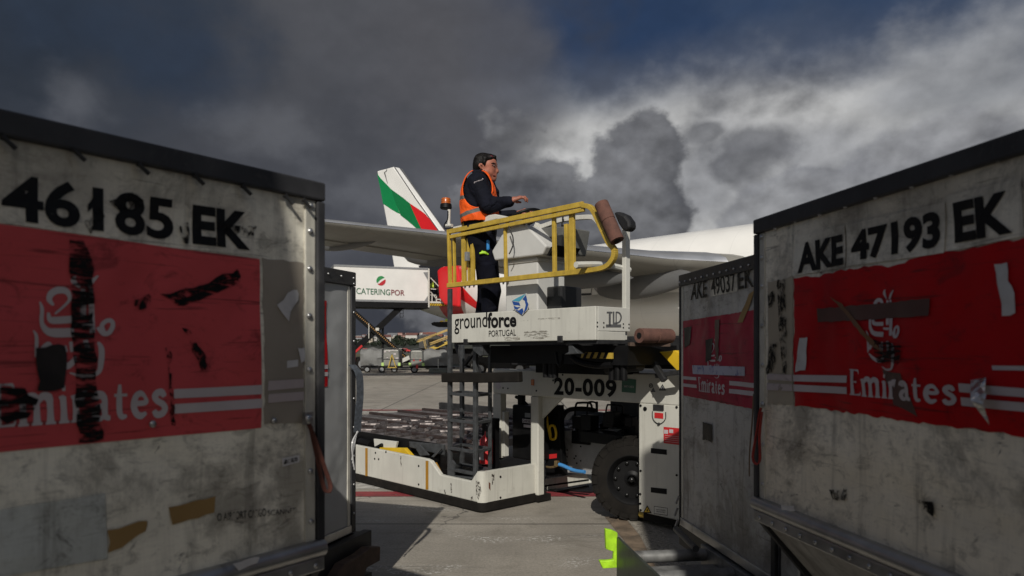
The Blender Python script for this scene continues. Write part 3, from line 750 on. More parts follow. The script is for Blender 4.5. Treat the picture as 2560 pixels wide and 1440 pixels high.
for p in ([(1920,934),(1988,937),(1988,953),(1920,949)], [(1920,958),(1988,961),(1988,978),(1920,975)]): B.patch('pale_stripe', p, M_ghost, .006)
mb = MB(); lay(mb, SERIF, *[B.pt(*p, .005) for p in ((2128,922),(2393,946),(2393,1010),(2128,987))]); dented(mb.build('airline_lettering', M_dwhite, B.root, fix=False), B.fn, .05)
EM2 = [([(2224 + (x-212)*.40, 724 + (y-690)*.80 + (x-200)*.05) for x, y in p], [q*.52 for q in wd]) for p, wd in EMBLEM]
B.strokes('airline_emblem', EM2, M_dwhite, .005)
for i, p in enumerate(([(1945,700),(1968,697),(1976,935),(1962,932),(1952,800)], [(1928,862),(1948,855),(1938,930),(1918,936)], [(1922,738),(1938,725),(1942,760),(1926,770)], [(2075,1225),(2115,1222),(2110,1250),(2082,1250)], [(2300,1245),(2360,1262),(2340,1290),(2300,1270)])):
    B.patch('tape_mark', p, M_scuff2, .007, rag=.004, seed=i)
B.patch('dark_tape', [(2190,850),(2262,862),(2258,912),(2196,905)], M_scuff, .007, rag=.005)
B.patch('brown_tape', [(2050,772),(2330,746),(2330,790),(2050,806)], M_btape, .006, rag=.002); B.patch('brown_tape', [(2078,742),(2108,760),(2216,880),(2190,868)], mat('amber_tape', (.16,.07,.025), .45, var=.3, dirt=.4), .007, rag=.002)
B.patch('brown_tape', [(2210,925),(2260,935),(2300,1040),(2240,1010)], M_btape, .0035, rag=.003)
B.patch('paper_strip', [(2008,846),(2027,843),(2020,926),(1996,929)], M_paper, .006, rag=.002); B.patch('paper_strip', [(2490,662),(2520,656),(2524,700),(2538,730),(2541,784),(2508,790),(2502,730)], M_paper, .006, rag=.002)
# a torn piece of foil that hangs away from the film
fo = MB(); fp = [(2432,950),(2472,944),(2490,985),(2512,975),(2506,1010),(2502,1062),(2488,1040),(2470,1010),(2446,985)]; ds = [.006,.008,.03,.045,.05,.03,.02,.035,.02]
q = [B.pt(*p, l) for p, l in zip(fp, ds)]; cpt = B.pt(2478, 1000, .055)
fo.add(q + [cpt], [(i, (i+1) % len(q), len(q)) for i in range(len(q))]); fo.build('torn_foil', M_silver, B.root, fix=False)
B.rivets([(1903,593),(1903,645),(1904,716),(1905,815),(1906,913),(1906,1012),(1907,1112),(1906,1211),(1938,570),(1989,552),(2050,535),(2114,515),(2190,492),(2280,465),(2378,433),(2495,395)], .009)
p0 = B.F.y(1908, 1008, -.02)
loop = [p0, B.F.y(1900, 1030, -.03), B.F.y(1892, 1080, -.04), B.F.y(1882, 1140, -.055), B.F.y(1890, 1160, -.06), B.F.y(1900, 1148, -.05), B.F.y(1899, 1090, -.035), B.F.y(1905, 1030, -.025)]
ribbon(curve3(loop), (.012, -.014, 0), .003).build('pull_strap', M_strapr, B.root)
g = MB(); g.ball(B.F.y(1906, 1012, -.03), .013, 7, (1,.6,1)); g.build('strap_bolt', M_alu, B.root, smooth=True)
B.patch('bar_label', [(1975,1262),(2008,1264),(2010,1276),(1978,1275)], M_paper, .034, rag=.002)
BR1 = B

# ------------------------------------------------------------------ second right container
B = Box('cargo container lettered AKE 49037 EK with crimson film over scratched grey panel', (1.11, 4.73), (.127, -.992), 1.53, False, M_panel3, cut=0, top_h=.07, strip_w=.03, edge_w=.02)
B.patch('red_film', [(1707,803),(1980,760),(1980,1042),(1705,987)], M_dred3, .003, rag=.002)
B.patch('number_sticker', [(1775,690),(1843,672),(1843,728),(1776,742)], M_sticker, .003)
B.text('code_lettering', 'AKE', (1732,708), (1768,698), (1768,742), (1731,751), M_letter, .005, .015)
B.text('number_lettering', '49037', (1779,694), (1838,680), (1839,727), (1779,739), M_letter, .005, .012)
B.text('code_lettering', 'EK', (1846,677), (1883,664), (1884,717), (1846,724), M_letter, .005, .015)
for p in ([(1707,940),(1745,943),(1745,951),(1707,948)], [(1707,958),(1745,962),(1745,970),(1707,966)], [(1823,952),(1960,965),(1960,978),(1823,963)], [(1823,972),(1960,986),(1960,999),(1823,983)]): B.patch('white_stripe', p, M_dwhite, .005)
mb = MB(); lay(mb, SERIF, *[B.pt(*p, .005) for p in ((1750,942),(1814,952),(1814,985),(1750,978))]); dented(mb.build('airline_lettering', M_dwhite, B.root, fix=False), B.fn, .05)
EM3 = [([(1773 + (x-80)*.165, 845 + (y-690)*.40) for x, y in p], [q*.20 for q in wd]) for p, wd in EMBLEM]
B.strokes('airline_emblem', EM3, M_dwhite, .005)
B.patch('printed_tape', [(1735,913),(1862,917),(1862,940),(1737,935)], M_bluetape, .006)
B.patch('brown_tape', [(1886,725),(1872,735),(1846,806),(1860,806)], M_tan, .006, rag=.001)
for i, p in enumerate(([(1788,800),(1800,798),(1800,900),(1794,905)], [(1712,820),(1732,815),(1728,860),(1714,870)], [(1768,850),(1785,845),(1782,900),(1770,905)], [(1760,1055),(1785,1060),(1785,1105),(1760,1098)])):
    B.patch('tape_mark', p, M_dtape if i else M_btape, .007, rag=.004, seed=i)
rv = MB()
for k in range(17): rv.ball((.03+.09*k, -.018, 1.63-.045), .007, 5)
each(rv, 'rivet', M_alu, B.root)
g = MB()
for k, (px, py) in enumerate(((1693,1240),(1690,1270),(1692,1298))): p = B.F.y(px+4, py, -.02); g.bar(p, p + Vector((.0, -.02, -.05)), .012, .012)
each(g, 'latch_pin', M_alu, B.root)
st = [B.F.y(1884, 985, -.02), B.F.y(1880, 1060, -.03), B.F.y(1874, 1130, -.03), B.F.y(1873, 1190, -.03)]
ribbon(curve3(st), (.03, -.01, 0), .003).build('web_strap', mat('tan_webbing', (.13,.075,.03), .8, var=.3), B.root)
BR2 = B

# ================================================================== container dollies
def wheel(parent, p, ax, r, w_):
    p = vec(p); ax = vec(ax).normalized()
    t_ = MB().lathe([(-w_/2, r*.56), (-w_/2, r*.92), (-w_*.38, r), (w_*.38, r), (w_/2, r*.92), (w_/2, r*.56)], p, ax, 22, caps=False).build('wheel', M_rubber, parent, smooth=True)
    MB().lathe([(-w_/2-.006, r*.2), (-w_/2-.004, r*.6), (w_/2+.004, r*.6), (w_/2+.006, r*.2)], p, ax, 18).build('rim', M_grey, t_, smooth=True)
def dolly(label, F, W_, y0, y1, roll_x, extra=0.0):
    r = thing('container_dolly', label, 'dolly', (F.o.x, F.o.y, 0), F.ang)
    z1 = DECK - .012
    g = MB()
    for y in (y0, y1-.06): g.box(-.12, W_+.12, y, y+.06, z1-.15, z1-.004)
    for x in (-.12, W_+.06): g.box(x, x+.06, y0+.062, y1-.062, z1-.15, z1-.02)
    for k in range(3): g.box(W_*(k+.5)/3-.04, W_*(k+.5)/3+.04, y0+.062, y1-.062, z1-.15, z1-.09)
    g.build('deck_frame', M_dsteel, r, bevel=.005)
    for x in roll_x:
        g = MB(); g.cyl((x, y0+.065, z1-.035), (x, y1-.065, z1-.035), .033, n=16); g.build('roller', M_steel, r, smooth=True)
    for x in (.2, W_-.2):
        for y in (y0+.25, y1-.25):
            wheel(r, (x, y, .17), (0, 1, 0), .17, .1)
            g = MB(); g.box(x-.05, x+.05, y-.08, y-.062, .15, z1-.15); g.box(x-.05, x+.05, y+.062, y+.08, .15, z1-.15); g.build('wheel_fork', M_dsteel, r)
    return r
d1 = dolly('dolly under the near left numbered container', BL1.F, 1.53, .25, 1.9, [.1+.19*k for k in range(8)])
d2 = dolly('dolly with rusty latch hook under the plain grey container', BL2.F, 1.53, -.06, 1.7, [.1+.19*k for k in range(8)])
hk = [(836,1452),(862,1410),(905,1386),(928,1368),(952,1366),(951,1402),(918,1420),(908,1452)]
F2 = BL2.F; Fd = Frame(F2.o.x, F2.o.y, 0, F2.ang)
MB().prism([Fd.y(*p, -.14) for p in hk], (0, .07, 0)).build('latch_hook', M_rust, d2, bevel=.008)
q = Fd.y(930, 1400, -.14)
g = MB(); g.box(q.x-.32, q.x+.02, -.13, -.062, q.z-.16, q.z-.08); g.build('hook_bracket', M_dsteel, d2, bevel=.005)
d3 = dolly('dolly under the container lettered AKE 47193 EK', BR1.F, 1.53, .25, 1.9, [.1+.19*k for k in range(8)])
F3 = Frame(BR1.F.o.x, BR1.F.o.y, 0, BR1.F.ang); q = F3.y(1941, 1330, .50)
g = MB(); g.box(q.x-.022, q.x+.022, .48, .54, .12, 1.0); g.box(q.x+.03, q.x+.05, .49, .53, .12, .98); g.build('corner_support', M_dsteel, d3, bevel=.006)
d4 = dolly('roller dolly with fluorescent lime stop bracket beneath the AKE 49037 EK container', BR2.F, 1.53, .03, 1.55, [.1+.19*k for k in range(8)])
Fd = Frame(BR2.F.o.x, BR2.F.o.y, 0, BR2.F.ang)
XL = .38; M_rol = mat('worn_roller_metal', (.20, .20, .195), .45, .3, var=.3, scale=12, dirt=.5, dcol=(.06,.055,.05), dscale=8, dthr=.52, bump=.1)
lime = [(1510,1319),(1526,1322),(1541,1329),(1543,1400),(1540,1416),(1504,1418),(1495,1398),(1516,1398),(1530,1396),(1531,1376),(1512,1370)]
MB().prism([Fd.x(*p, XL) for p in lime], (.03, 0, 0)).build('stop_bracket', M_lime, d4, bevel=.005)
a = Fd.x(1541, 1330, XL); b = Fd.x(1541, 1425, XL)
g = MB(); g.box(XL + .031, 1.75, a.y-.008, a.y+.010, b.z-.16, a.z-.02); g.build('side_plate', mat('dark_green_steel', (.050,.060,.050), .45, .2, var=.3, dirt=.4), d4, bevel=.004)
yl = a.y + .02; yr = -.03
for k in range(7):
    x = .47 + .19*k; zc = Fd.x(1665, 1390, .47).z
    if k % 2 == 0: g = MB(); g.cyl((x, yl, zc), (x, yr, zc), .036, n=18); g.build('roller', M_rol, d4, smooth=True)
    else: g = MB(); g.box(x-.065, x+.075, yl, yr, zc-.03, zc-.018); g.box(x-.065, x-.05, yl, yr, zc-.10, zc-.03); g.build('cross_plate', M_rol, d4, bevel=.003)
g = MB(); g.box(.40, 1.8, yr + .002, .028, DECK-.17, DECK-.02); g.box(.44, 1.8, yl, yr, DECK-.19, DECK-.17); g.build('inner_rail', M_rol, d4, bevel=.004)
g = MB(); g.tube([Fd.z(1690, 1322, .50), Fd.z(1740, 1372, .50)], .02, 10); g.build('side_rail', M_steel, d4, smooth=True)
# repaired strip in the concrete beside the dolly
def strip(nm, pts, m):
    g = MB(); g.poly([Vector((p.x, p.y, .004)) for p in [ground_at(*q) for q in pts]]); tag(g.build(nm, m, fix=False), None, None, kind='structure')
strip('apron_repair_strip', [(1512,1293),(1560,1292),(1600,1340),(1650,1440),(1610,1440),(1560,1352)], mat('brown_joint_filler', (.17,.125,.085), .85, var=.4, scale=6, dirt=.8, dcol=(.07,.055,.04), dscale=5, dthr=.48, bump=.5, bscale=50))
strip('apron_pebble_strip', [(1561,1292),(1626,1292),(1700,1380),(1740,1440),(1652,1440),(1602,1340)], mat('pebble_concrete', (.34,.31,.26), .9, var=.5, scale=60, dirt=.8, dcol=(.10,.085,.065), dscale=30, dthr=.48, bump=1.0, bscale=90))

# ================================================================== cargo loader
LA = math.atan2(-.725, .689)
L = Frame(-.298, 7.16, 0, LA)
loader = thing('cargo_loader', 'white airport cargo loader numbered 20-009 with yellow railed operator platform', 'cargo loader', (L.o.x, L.o.y, 0), LA)
def ly(pts, b): return [L.y(*p, b) for p in pts]
def lx(pts, a): return [L.x(*p, a) for p in pts]
def part(mb, nm, m, bevel=0.0, smooth=False, parent=None, label=None): return mb.build(nm, m, parent or loader, bevel=bevel, smooth=smooth, label=label)
def decal(nm, pts, m, parent=None, off=(0, 0, 0)): return MB().poly([p + Vector(off) for p in pts]).build(nm, m, parent or loader, fix=False)
BP = -.15            # plane of the operator platform's side
BB = .75             # plane of the beam and wheels
def xa(px, py, b): return L.y(px, py, b).x

# ---- low rear skirt
zb = L.y(1201, 1258, 0).z
top = [(640, 1060), (887, 1112), (1066, 1147), (1076, 1152), (1100, 1186), (1110, 1189), (1177, 1203), (1189, 1184), (1203, 1180)]
P_ = ly(top, 0.0); zt = P_[-1].z; RC = .07; P_ = [p for p in P_ if p.x < -RC - .01] + [Vector((-RC, 0, zt))]
face = P_ + [Vector((-RC, 0, zb)), Vector((P_[0].x, 0, zb))]
M_chip = mat('chipped_paint', (.05, .04, .032), .7, var=.4, alpha=.485, ascale=42)
sk = part(MB().prism(face, (0, .05, 0)), 'side_skirt', M_white, bevel=.010)
g = MB(); g.box(-.05, 0, RC, BB + .02, zb, zt); part(g, 'end_skirt', M_white, bevel=.004)
g = MB()
for k in range(8):
    t0, t1 = math.pi/2*k/8, math.pi/2*(k+1)/8
    q = [(-RC + rad*math.sin(t), RC - rad*math.cos(t)) for t, rad in ((t0, RC), (t1, RC), (t1, RC-.05), (t0, RC-.05))]
    g.add([(x, y, z) for z in (zb, zt) for x, y in q], [(0,1,5,4), (2,3,7,6), (3,2,1,0), (4,5,6,7)])
part(g, 'corner_skirt', M_white, smooth=True)
g = MB(); g.box(P_[0].x, -RC, -.006, .044, .012, zb - .004); g.box(-.046, .006, RC, BB + .02, .012, zb - .004); g.cyl((-RC, RC, .0125), (-RC, RC, zb - .0045), RC + .006, n=32); part(g, 'rubber_bumper', M_rubber, bevel=.006)
for x0, x1, ya, yb in ((913, 919, 1120, 1190), (1064, 1071, 1152, 1224)):
    q = ly([(x0, ya), (x1, ya), (x1, yb), (x0, yb)], -.002); decal('orange_stripe', q, M_orange, sk)
bl = MB()
for px, py in ((1047,1165),(1047,1211),(947,1148),(937,1147),(939,1132),(965,1130)): p = L.y(px, py, 0); bl.cyl((p.x, -.004, p.z), (p.x, .004, p.z), .012, n=10)
for px, py in ((1251,1192),(1251,1244)): p = L.x(px, py, 0); bl.cyl((-.003, p.y, p.z), (.004, p.y, p.z), .012, n=10)
each(bl, 'bolt_hole', M_black, loader)
for i, pts in enumerate(([(1190,1200),(1200,1205),(1203,1225),(1196,1250),(1190,1235)], [(1126,1208),(1129,1208),(1130,1232),(1127,1232)], [(1176,1245),(1181,1240),(1183,1250),(1178,1254)], [(1110,1225),(1115,1222),(1114,1235),(1111,1238)], [(1000,1140),(1003,1140),(1004,1166),(1002,1168)])):
    decal('scrape_mark', ly(pts, -.002), M_chip, sk)
decal('scrape_mark', lx([(1222,1205),(1226,1208),(1226,1227),(1222,1220)], .002), mat('rust_scrape', (.13,.04,.02), .7, alpha=.6), sk)
decal('scrape_mark', lx([(1229,1185),(1236,1184),(1236,1210),(1230,1212)], .002), M_chip, sk)
# ---- roller deck behind the skirt
dk = thing('roller_deck', '', '', (0, 0, 0)); dk.parent = loader
for k_ in ('label', 'category'): del dk[k_]
x0, x1 = -4.6, -.75
M_deck = mat('worn_deck_plate', (.22, .20, .195), .40, .5, var=.5, scale=9, dirt=.7, dcol=(.05,.035,.035), dscale=6, dthr=.48, bump=.5, bscale=22)
g = MB(); g.box(x0, x1, .22, 3.1, .50, .585); g.build('deck_plate', M_deck, dk, bevel=.004)
M_guide = mat('brown_guide_bar', (.045, .030, .027), .6, .2, var=.4, scale=8, dirt=.4, dcol=(.02,.018,.018))
for b in (.45, 1.02, 1.6, 2.15, 2.65):
    for u0, u1 in ((x0, -2.75), (-2.6, x1)):
        g = MB(); g.box(u0, u1, b, b + .06, .586, .622); g.build('guide_bar', M_guide, dk, bevel=.006)
rr = random.Random(3)
rm = MB(); rm.cyl((0, -.10, 0), (0, .10, 0), .034, n=12)
r0 = None
for i in range(13):
    for j, b in enumerate((.33, .74, .90, 1.31, 1.46, 1.88, 2.03, 2.42, 2.52, 2.92)):
        if r0 is None: o = r0 = rm.build('deck_roller', mat('worn_roller_steel', (.16,.14,.135), .42, .6, var=.4, scale=30, dirt=.6, dcol=(.03,.022,.02), dscale=14, dthr=.45), dk, smooth=True)
        else: o = r0.copy(); C.objects.link(o); o.parent = dk
        o.location = (-1.0 - .27*i + rr.uniform(-.03, .03), b, .590); o.rotation_euler = (0, 0, R(rr.choice((-40, 40, 5)) + rr.uniform(-6, 6)))
        if len(dk.children) > 108: break
g = MB(); g.box(x0, x1, 3.02, 3.10, .586, .70); g.box(-2.3, x1, 3.03, 3.09, .70, .76); g.build('far_guide', M_dsteel, dk, bevel=.005)
g = MB(); g.prism(ly([(1022,1104),(1108,1112),(1108,1138),(1024,1118)], .12), (0, .03, 0)); part(g, 'angle_bar', M_steel, bevel=.004)
g = MB(); g.prism(ly([(934,1097),(992,1104),(988,1121),(936,1116)], .14), (0, .03, 0)); part(g, 'white_bracket', M_whiteclean, bevel=.003)
g = MB(); g.prism(ly([(948,1119),(1010,1120),(1028,1140),(1022,1150),(952,1135)], .1), (0, .05, 0)); part(g, 'yellow_arm', M_yellow2, bevel=.005)
g = MB(); g.tube([L.y(930,1125,.1), L.y(955,1112,.12)], .022, 10); g.cyl(L.y(900,1103,.14), L.y(928,1112,.14), .045); g.cyl(L.y(890,1100,.16), L.y(896,1102,.16), .05); part(g, 'lift_cylinder', M_black, smooth=True)
for pts in ([(1044,1110),(1050,1112),(1072,1138),(1050,1140),(1040,1124)], [(1077,1142),(1100,1120),(1104,1122),(1084,1144)]):
    part(MB().prism(ly(pts, .07), (0, .02, 0)), 'steel_tab', M_steel, bevel=.004)
g = MB(); g.box(x0, x1-.2, .20, .219, .2, .585); g.box(-1.6, -.1, .13, .16, .10, .32); part(g, 'inner_frame', M_black)
g = MB(); g.bar(L.y(1088,1158,.1), L.y(1102,1186,.1), .03, .03); part(g, 'yellow_strut', M_orange)
g = MB(); g.box(-.78, -.06, .06, .7, .13, .15); part(g, 'step_plate', M_white, bevel=.004)

# ---- chassis side: posts, beam, inner wall
am = xa(1235, 1000, BB); a2 = xa(1326, 1100, BB); a3 = xa(1345, 1100, BB); ae = 4.2
zbeam0 = L.y(1360, 992, BB).z; zbeam1 = L.y(1360, 926, BB).z
g = MB(); g.box(am - .02, ae, BB, BB + .10, zbeam0, zbeam1); beam = part(g, 'side_beam', M_white, bevel=.012)
g = MB(); g.box(am - .02, am + .11, BB + .002, BB + .09, zt, zbeam0 - .002); part(g, 'rear_post', M_white, bevel=.006)
g = MB(); g.box(a2, a3, BB + .002, BB + .098, .08, zbeam0 - .002); part(g, 'front_post', M_white, bevel=.010)
g = MB(); g.box(a2, a3, BB + .004, BB + .20, .014, .078); part(g, 'post_foot', M_rubber)
g = MB(); g.prism([Vector((a3 + .002, BB + .06, zbeam0)), Vector((a3 + .30, BB + .06, zbeam0)), Vector((a3 + .002, BB + .06, zbeam0 - .24))], (0, .03, 0)); part(g, 'gusset', M_white, bevel=.004)
# fuel tank in the rear bay
tk = MB(); tk.box(am + .19, a2 - .004, BB + .10, BB + .5, zt + .0, zbeam0 - .12); tank = part(tk, 'fuel_tank', M_black, bevel=.02)
decal('fuel_sign', ly([(1305,1046),(1334,1049),(1334,1060),(1305,1057)], BB + .098), M_ink, tank)
decal('fuel_sign', ly([(1305.7,1046.8),(1333.5,1049.8),(1333.5,1059.3),(1305.7,1056.3)], BB + .0965), M_dwhite, tank)
mb = MB(); lay(mb, text_shape('DIESEL', .02), *ly([(1307,1048.4),(1331,1051),(1331,1057.6),(1307,1055.2)], BB + .095)); mb.build('fuel_lettering', M_ink, tank, fix=False)
decal('fuel_sign', ly([(1309,1061),(1332,1063),(1332,1070),(1309,1068)], BB + .0965), M_dwhite, tank); decal('fuel_sign', ly([(1312,1032),(1326,1033),(1326,1044),(1312,1043)], BB + .0965), M_grey, tank)
g = MB(); g.cyl(L.y(1304, 985, BB+.2), L.y(1304, 1014, BB+.2), .045); g.tube(curve3([L.y(1290,992,BB+.2), L.y(1304,1000,BB+.2), L.y(1320,1015,BB+.2), L.y(1330,1030,BB+.2)]), .02, 8); part(g, 'filler_neck', M_black, smooth=True)
for py in (1052, 1138):
    p = L.y(1251, py, BB + .09); g = MB(); g.box(p.x - .03, p.x + .04, BB + .06, BB + .1, p.z - .045, p.z + .045); part(g, 'hinge', M_black, bevel=.006)
g = MB(); g.box(am + .111, am + .15, BB + .02, BB + .09, zt + .02, zbeam0 - .2); part(g, 'tank_flange', M_whiteclean, bevel=.004)
# beam lettering and plates
mb = MB(); lay(mb, text_shape('20-009', .035, 1.1), *ly([(1385,943), (1541,949), (1541,994), (1385,988)], BB - .003)); mb.build('number_lettering', M_ink, beam, fix=False)
g = MB(); p = L.y(1332, 956, BB); g.box(p.x - .022, p.x + .022, BB - .008, BB + .002, p.z - .032, p.z + .032); part(g, 'reflector', M_amber, parent=beam, bevel=.002)
decal('green_plate', ly([(1555,944),(1590,949),(1589,983),(1554,980)], BB - .003), M_green, beam)
mb = MB(); lay(mb, text_shape('SAFETY CHECK', .01), *ly([(1560,963),(1585,965),(1585,970),(1560,968)], BB - .006)); mb.build('plate_lettering', M_ghost, beam, fix=False)
def tri_sign(c, s_, m1, m2, b, parent):
    cx, cy = c
    decal('warning_triangle', ly([(cx - s_, cy + s_*.8), (cx, cy - s_), (cx + s_, cy + s_*.8)], b), m1, parent)
    decal('warning_triangle', ly([(cx - s_*.66, cy + s_*.58), (cx, cy - s_*.58), (cx + s_*.66, cy + s_*.58)], b - .002), m2, parent)
    decal('warning_triangle', ly([(cx - s_*.15, cy + s_*.4), (cx - s_*.08, cy - s_*.2), (cx + s_*.1, cy - s_*.1), (cx + s_*.18, cy + s_*.4)], b - .004), m1, parent)
tri_sign((1656, 969), 9, M_ink, M_grey, BB - .003, beam); tri_sign((1633, 975), 6, M_ink, M_grey, BB - .003, beam)
g = MB(); p = L.y(1627, 964, BB - .004); g.tube([p + Vector((math.cos(t)*.017, 0, math.sin(t)*.017)) for t in [k*math.pi/8 for k in range(16)]], .003, 5, closed=True); g.ball(p, .005, 4); part(g, 'round_symbol', M_ink, parent=beam)
bl = MB()
for px, py in ((1384,937),(1407,937),(1383,951),(1258,970),(1270,971),(1341,977)): p = L.y(px, py, BB); bl.cyl((p.x, BB-.004, p.z), (p.x, BB+.004, p.z), .010, n=8)
each(bl, 'bolt_hole', M_black, beam)
g = MB(); p = L.y(1246, 963, BB); g.cyl((p.x, BB-.003, p.z), (p.x, BB+.003, p.z), .045, n=18); part(g, 'lightening_hole', M_dwhite, parent=beam)

# ---- side cover right of the wheel
cpt = ly([(1597,1008),(1760,1018),(1760,1316),(1597,1279)], BB)
cov = part(MB().prism(cpt, (0, .04, 0)), 'side_cover', M_white, bevel=.008)
def qd(nm, pts, m, lift, par): return decal(nm, ly(pts, BB - lift), m, par)
qd('vent_slot', [(1627,1120),(1667,1124),(1667,1137),(1627,1133)], M_ink, .002, cov); qd('vent_slot', [(1627,1218),(1667,1222),(1667,1236),(1627,1231)], M_ink, .002, cov)
tri_sign((1618, 1274), 11, M_ink, M_yellow2, BB - .003, cov)
qd('info_label', [(1635,1265),(1669,1270),(1669,1289),(1635,1284)], M_ink, .002, cov); qd('info_label', [(1636,1266.3),(1668,1271),(1668,1287.6),(1636,1283)], M_whiteclean, .004, cov)
mb = MB(); lay(mb, text_shape('ANTI-FREEZE', .01), *ly([(1640,1272),(1664,1275),(1664,1278),(1640,1275)], BB - .006)); lay(mb, text_shape('PROTECTED', .01), *ly([(1641,1277),(1663,1280),(1663,1283),(1641,1280)], BB - .006)); mb.build('label_lettering', M_ink, cov, fix=False)
qd('red_label', [(1636,1031),(1658,1033),(1658,1047),(1636,1045)], M_red, .003, cov); qd('red_label', [(1659,1067),(1712,1072),(1712,1114),(1659,1108)], M_red, .003, cov)
for p in ([(1660,1074),(1670,1075),(1670,1085),(1660,1084)], [(1673,1073),(1683,1074),(1683,1083),(1673,1082)]): qd('label_picture', p, M_dwhite, .005, cov)
mb = MB()
for k in range(4):
    y = 1088 + 5*k; mb.poly(ly([(1662,y),(1698,y+4),(1698,y+4.8),(1662,y+.8)], BB - .005))
mb.build('label_lines', M_dwhite, cov, fix=False)
g = MB(); a_ = L.y(1647, 1020, BB); g.box(a_.x-.055, a_.x+.055, BB-.012, BB+.002, a_.z-.02, a_.z+.03)
ring = [L.y(*p, BB-.006) for p in ((1631,1028),(1631,1042),(1636,1053),(1647,1060),(1658,1055),(1664,1045),(1664,1030))]; g.tube(curve3(ring, 4), .004, 6); g.ball(ring[3], .014, 6); part(g, 'latch', M_dsteel, parent=cov)
bl = MB()
for px, py, r_ in ((1602,1014,.012),(1613,1022,.02),(1602,1177,.011),(1601,1235,.011),(1601,1259,.011),(1602,1275,.011),(1692,1188,.01),(1692,1018,.012)): p = L.y(px, py, BB); bl.cyl((p.x, BB-.006, p.z), (p.x, BB+.002, p.z), r_, n=12)
each(bl, 'cover_bolt', M_black, cov)
g = MB(); g.cyl(L.y(1602,1284,BB+.08), L.y(1640,1292,BB+.08), .035); part(g, 'yellow_roller', M_yellow, smooth=True)
g = MB(); g.box(cpt[0].x + .02, cpt[1].x, BB + .045, BB + .5, .05, zbeam0); part(g, 'cover_housing', M_black)

# ---- front wheel with chunky tread
wc = L.y(1558, 1198, BB + .03); wr = wc.z - .002
def tread_wheel(c, r, w_, nlug=24, ax=(0, 1, 0)):
    ax = vec(ax).normalized(); U = Vector((ax.y, -ax.x, 0)); Zv = Vector((0, 0, 1))
    prof = [(-w_*.5, r*.58), (-w_*.5, r*.80), (-w_*.46, r*.93), (-w_*.36, r*.975), (w_*.36, r*.975), (w_*.46, r*.93), (w_*.5, r*.80), (w_*.5, r*.58)]
    g = MB(); g.lathe(prof, c, ax, 48, caps=False)
    for k in range(nlug):
        for s_, sh in ((-1, 0), (1, .5)):
            an = 2*math.pi*(k + sh)/nlug; e = U*math.cos(an) + Zv*math.sin(an); tq = Zv*math.cos(an) - U*math.sin(an)
            p0 = vec(c) + e*(r*.965) + ax*(s_*w_*.02); p1 = vec(c) + e*(r*.915) + ax*(s_*w_*.49) + tq*.02
            g.bar(p0, p1, .075, .042, up=e)
            g.bar(p1, vec(c) + e*(r*.82) + ax*(s_*w_*.485) + tq*.02, .075, .014, up=ax)
    t_ = g.build('wheel', M_rubber, loader, bevel=.0, smooth=True)
    h = MB(); h.lathe([(-w_*.44, r*.10), (-w_*.36, r*.12), (-w_*.30, r*.2), (-w_*.26, r*.34), (-w_*.30, r*.46), (-w_*.44, r*.52), (-w_*.51, r*.58), (-w_*.51, r*.60), (-w_*.3, r*.57)], c, ax, 32, caps=False); h.cyl(vec(c) - ax*(w_*.3), vec(c) + ax*(w_*.3), r*.55)
    h.build('rim', M_black, t_, smooth=True)
    nb = MB()
    for k in range(10):
        an = 2*math.pi*k/10; p = vec(c) + (U*math.cos(an) + Zv*math.sin(an))*r*.40 - ax*(w_*.34); nb.ball(p, .019, 6)
    nb.ball(vec(c) - ax*(w_*.45), .03, 7)
    nb.build('wheel_nut', mat('shiny_black_steel', (.03,.03,.03), .25, .6), t_, smooth=True)
    return t_
tread_wheel(Vector((wc.x, BB + .19, wr)), wr, .30, ax=(-.5, .866, 0))
# ---- inner machinery bay
M_bay = mat('bay_paint', (.30, .30, .30), .5, var=.12, dirt=.4)
bayb = BB + .55
g = MB(); g.prism(ly([(1398,1078),(1602,1070),(1602,1192),(1470,1186),(1398,1180)], bayb), (0, .03, 0)); part(g, 'bay_wall', M_bay, bevel=.004)
bl = MB()
for px, py in ((1418,1125),(1418,1142),(1418,1157),(1418,1172),(1440,1140),(1442,1158),(1452,1116),(1452,1152),(1436,1146),(1600,1100)): p = L.y(px, py, bayb); bl.cyl((p.x, bayb-.004, p.z), (p.x, bayb, p.z), .010, n=8)
each(bl, 'bolt_hole', M_black, loader)
g = MB()
p = L.y(1520, 1062, bayb-.05); eb = L.y(1455, 1078, bayb-.05); ec = L.y(1596, 1040, bayb-.05)
g.box(eb.x+.15, ec.x+.1, bayb-.25, bayb+.25, eb.z-.08, eb.z+.03)
rr = random.Random(11)
for k in range(26):
    u = rr.uniform(1440, 1590); v = 1060 + rr.uniform(-26, 14) + abs(u-1520)*.18; q = L.y(u, v, bayb + rr.uniform(-.2, .1)); s_ = rr.uniform(.03, .08)
    if rr.random() < .5: g.box(q.x-s_, q.x+s_, q.y-s_, q.y+s_, q.z-s_*1.2, q.z+s_)
    else: g.cyl(q, q + Vector((rr.uniform(-.15,.15), 0, rr.uniform(-.12,.02))), s_*.8, n=10)
g.prism(ly([(1429,1076),(1475,1078),(1472,1113),(1428,1108)], bayb-.03), (0, .05, 0))
part(g, 'engine_block', M_black, bevel=.006)
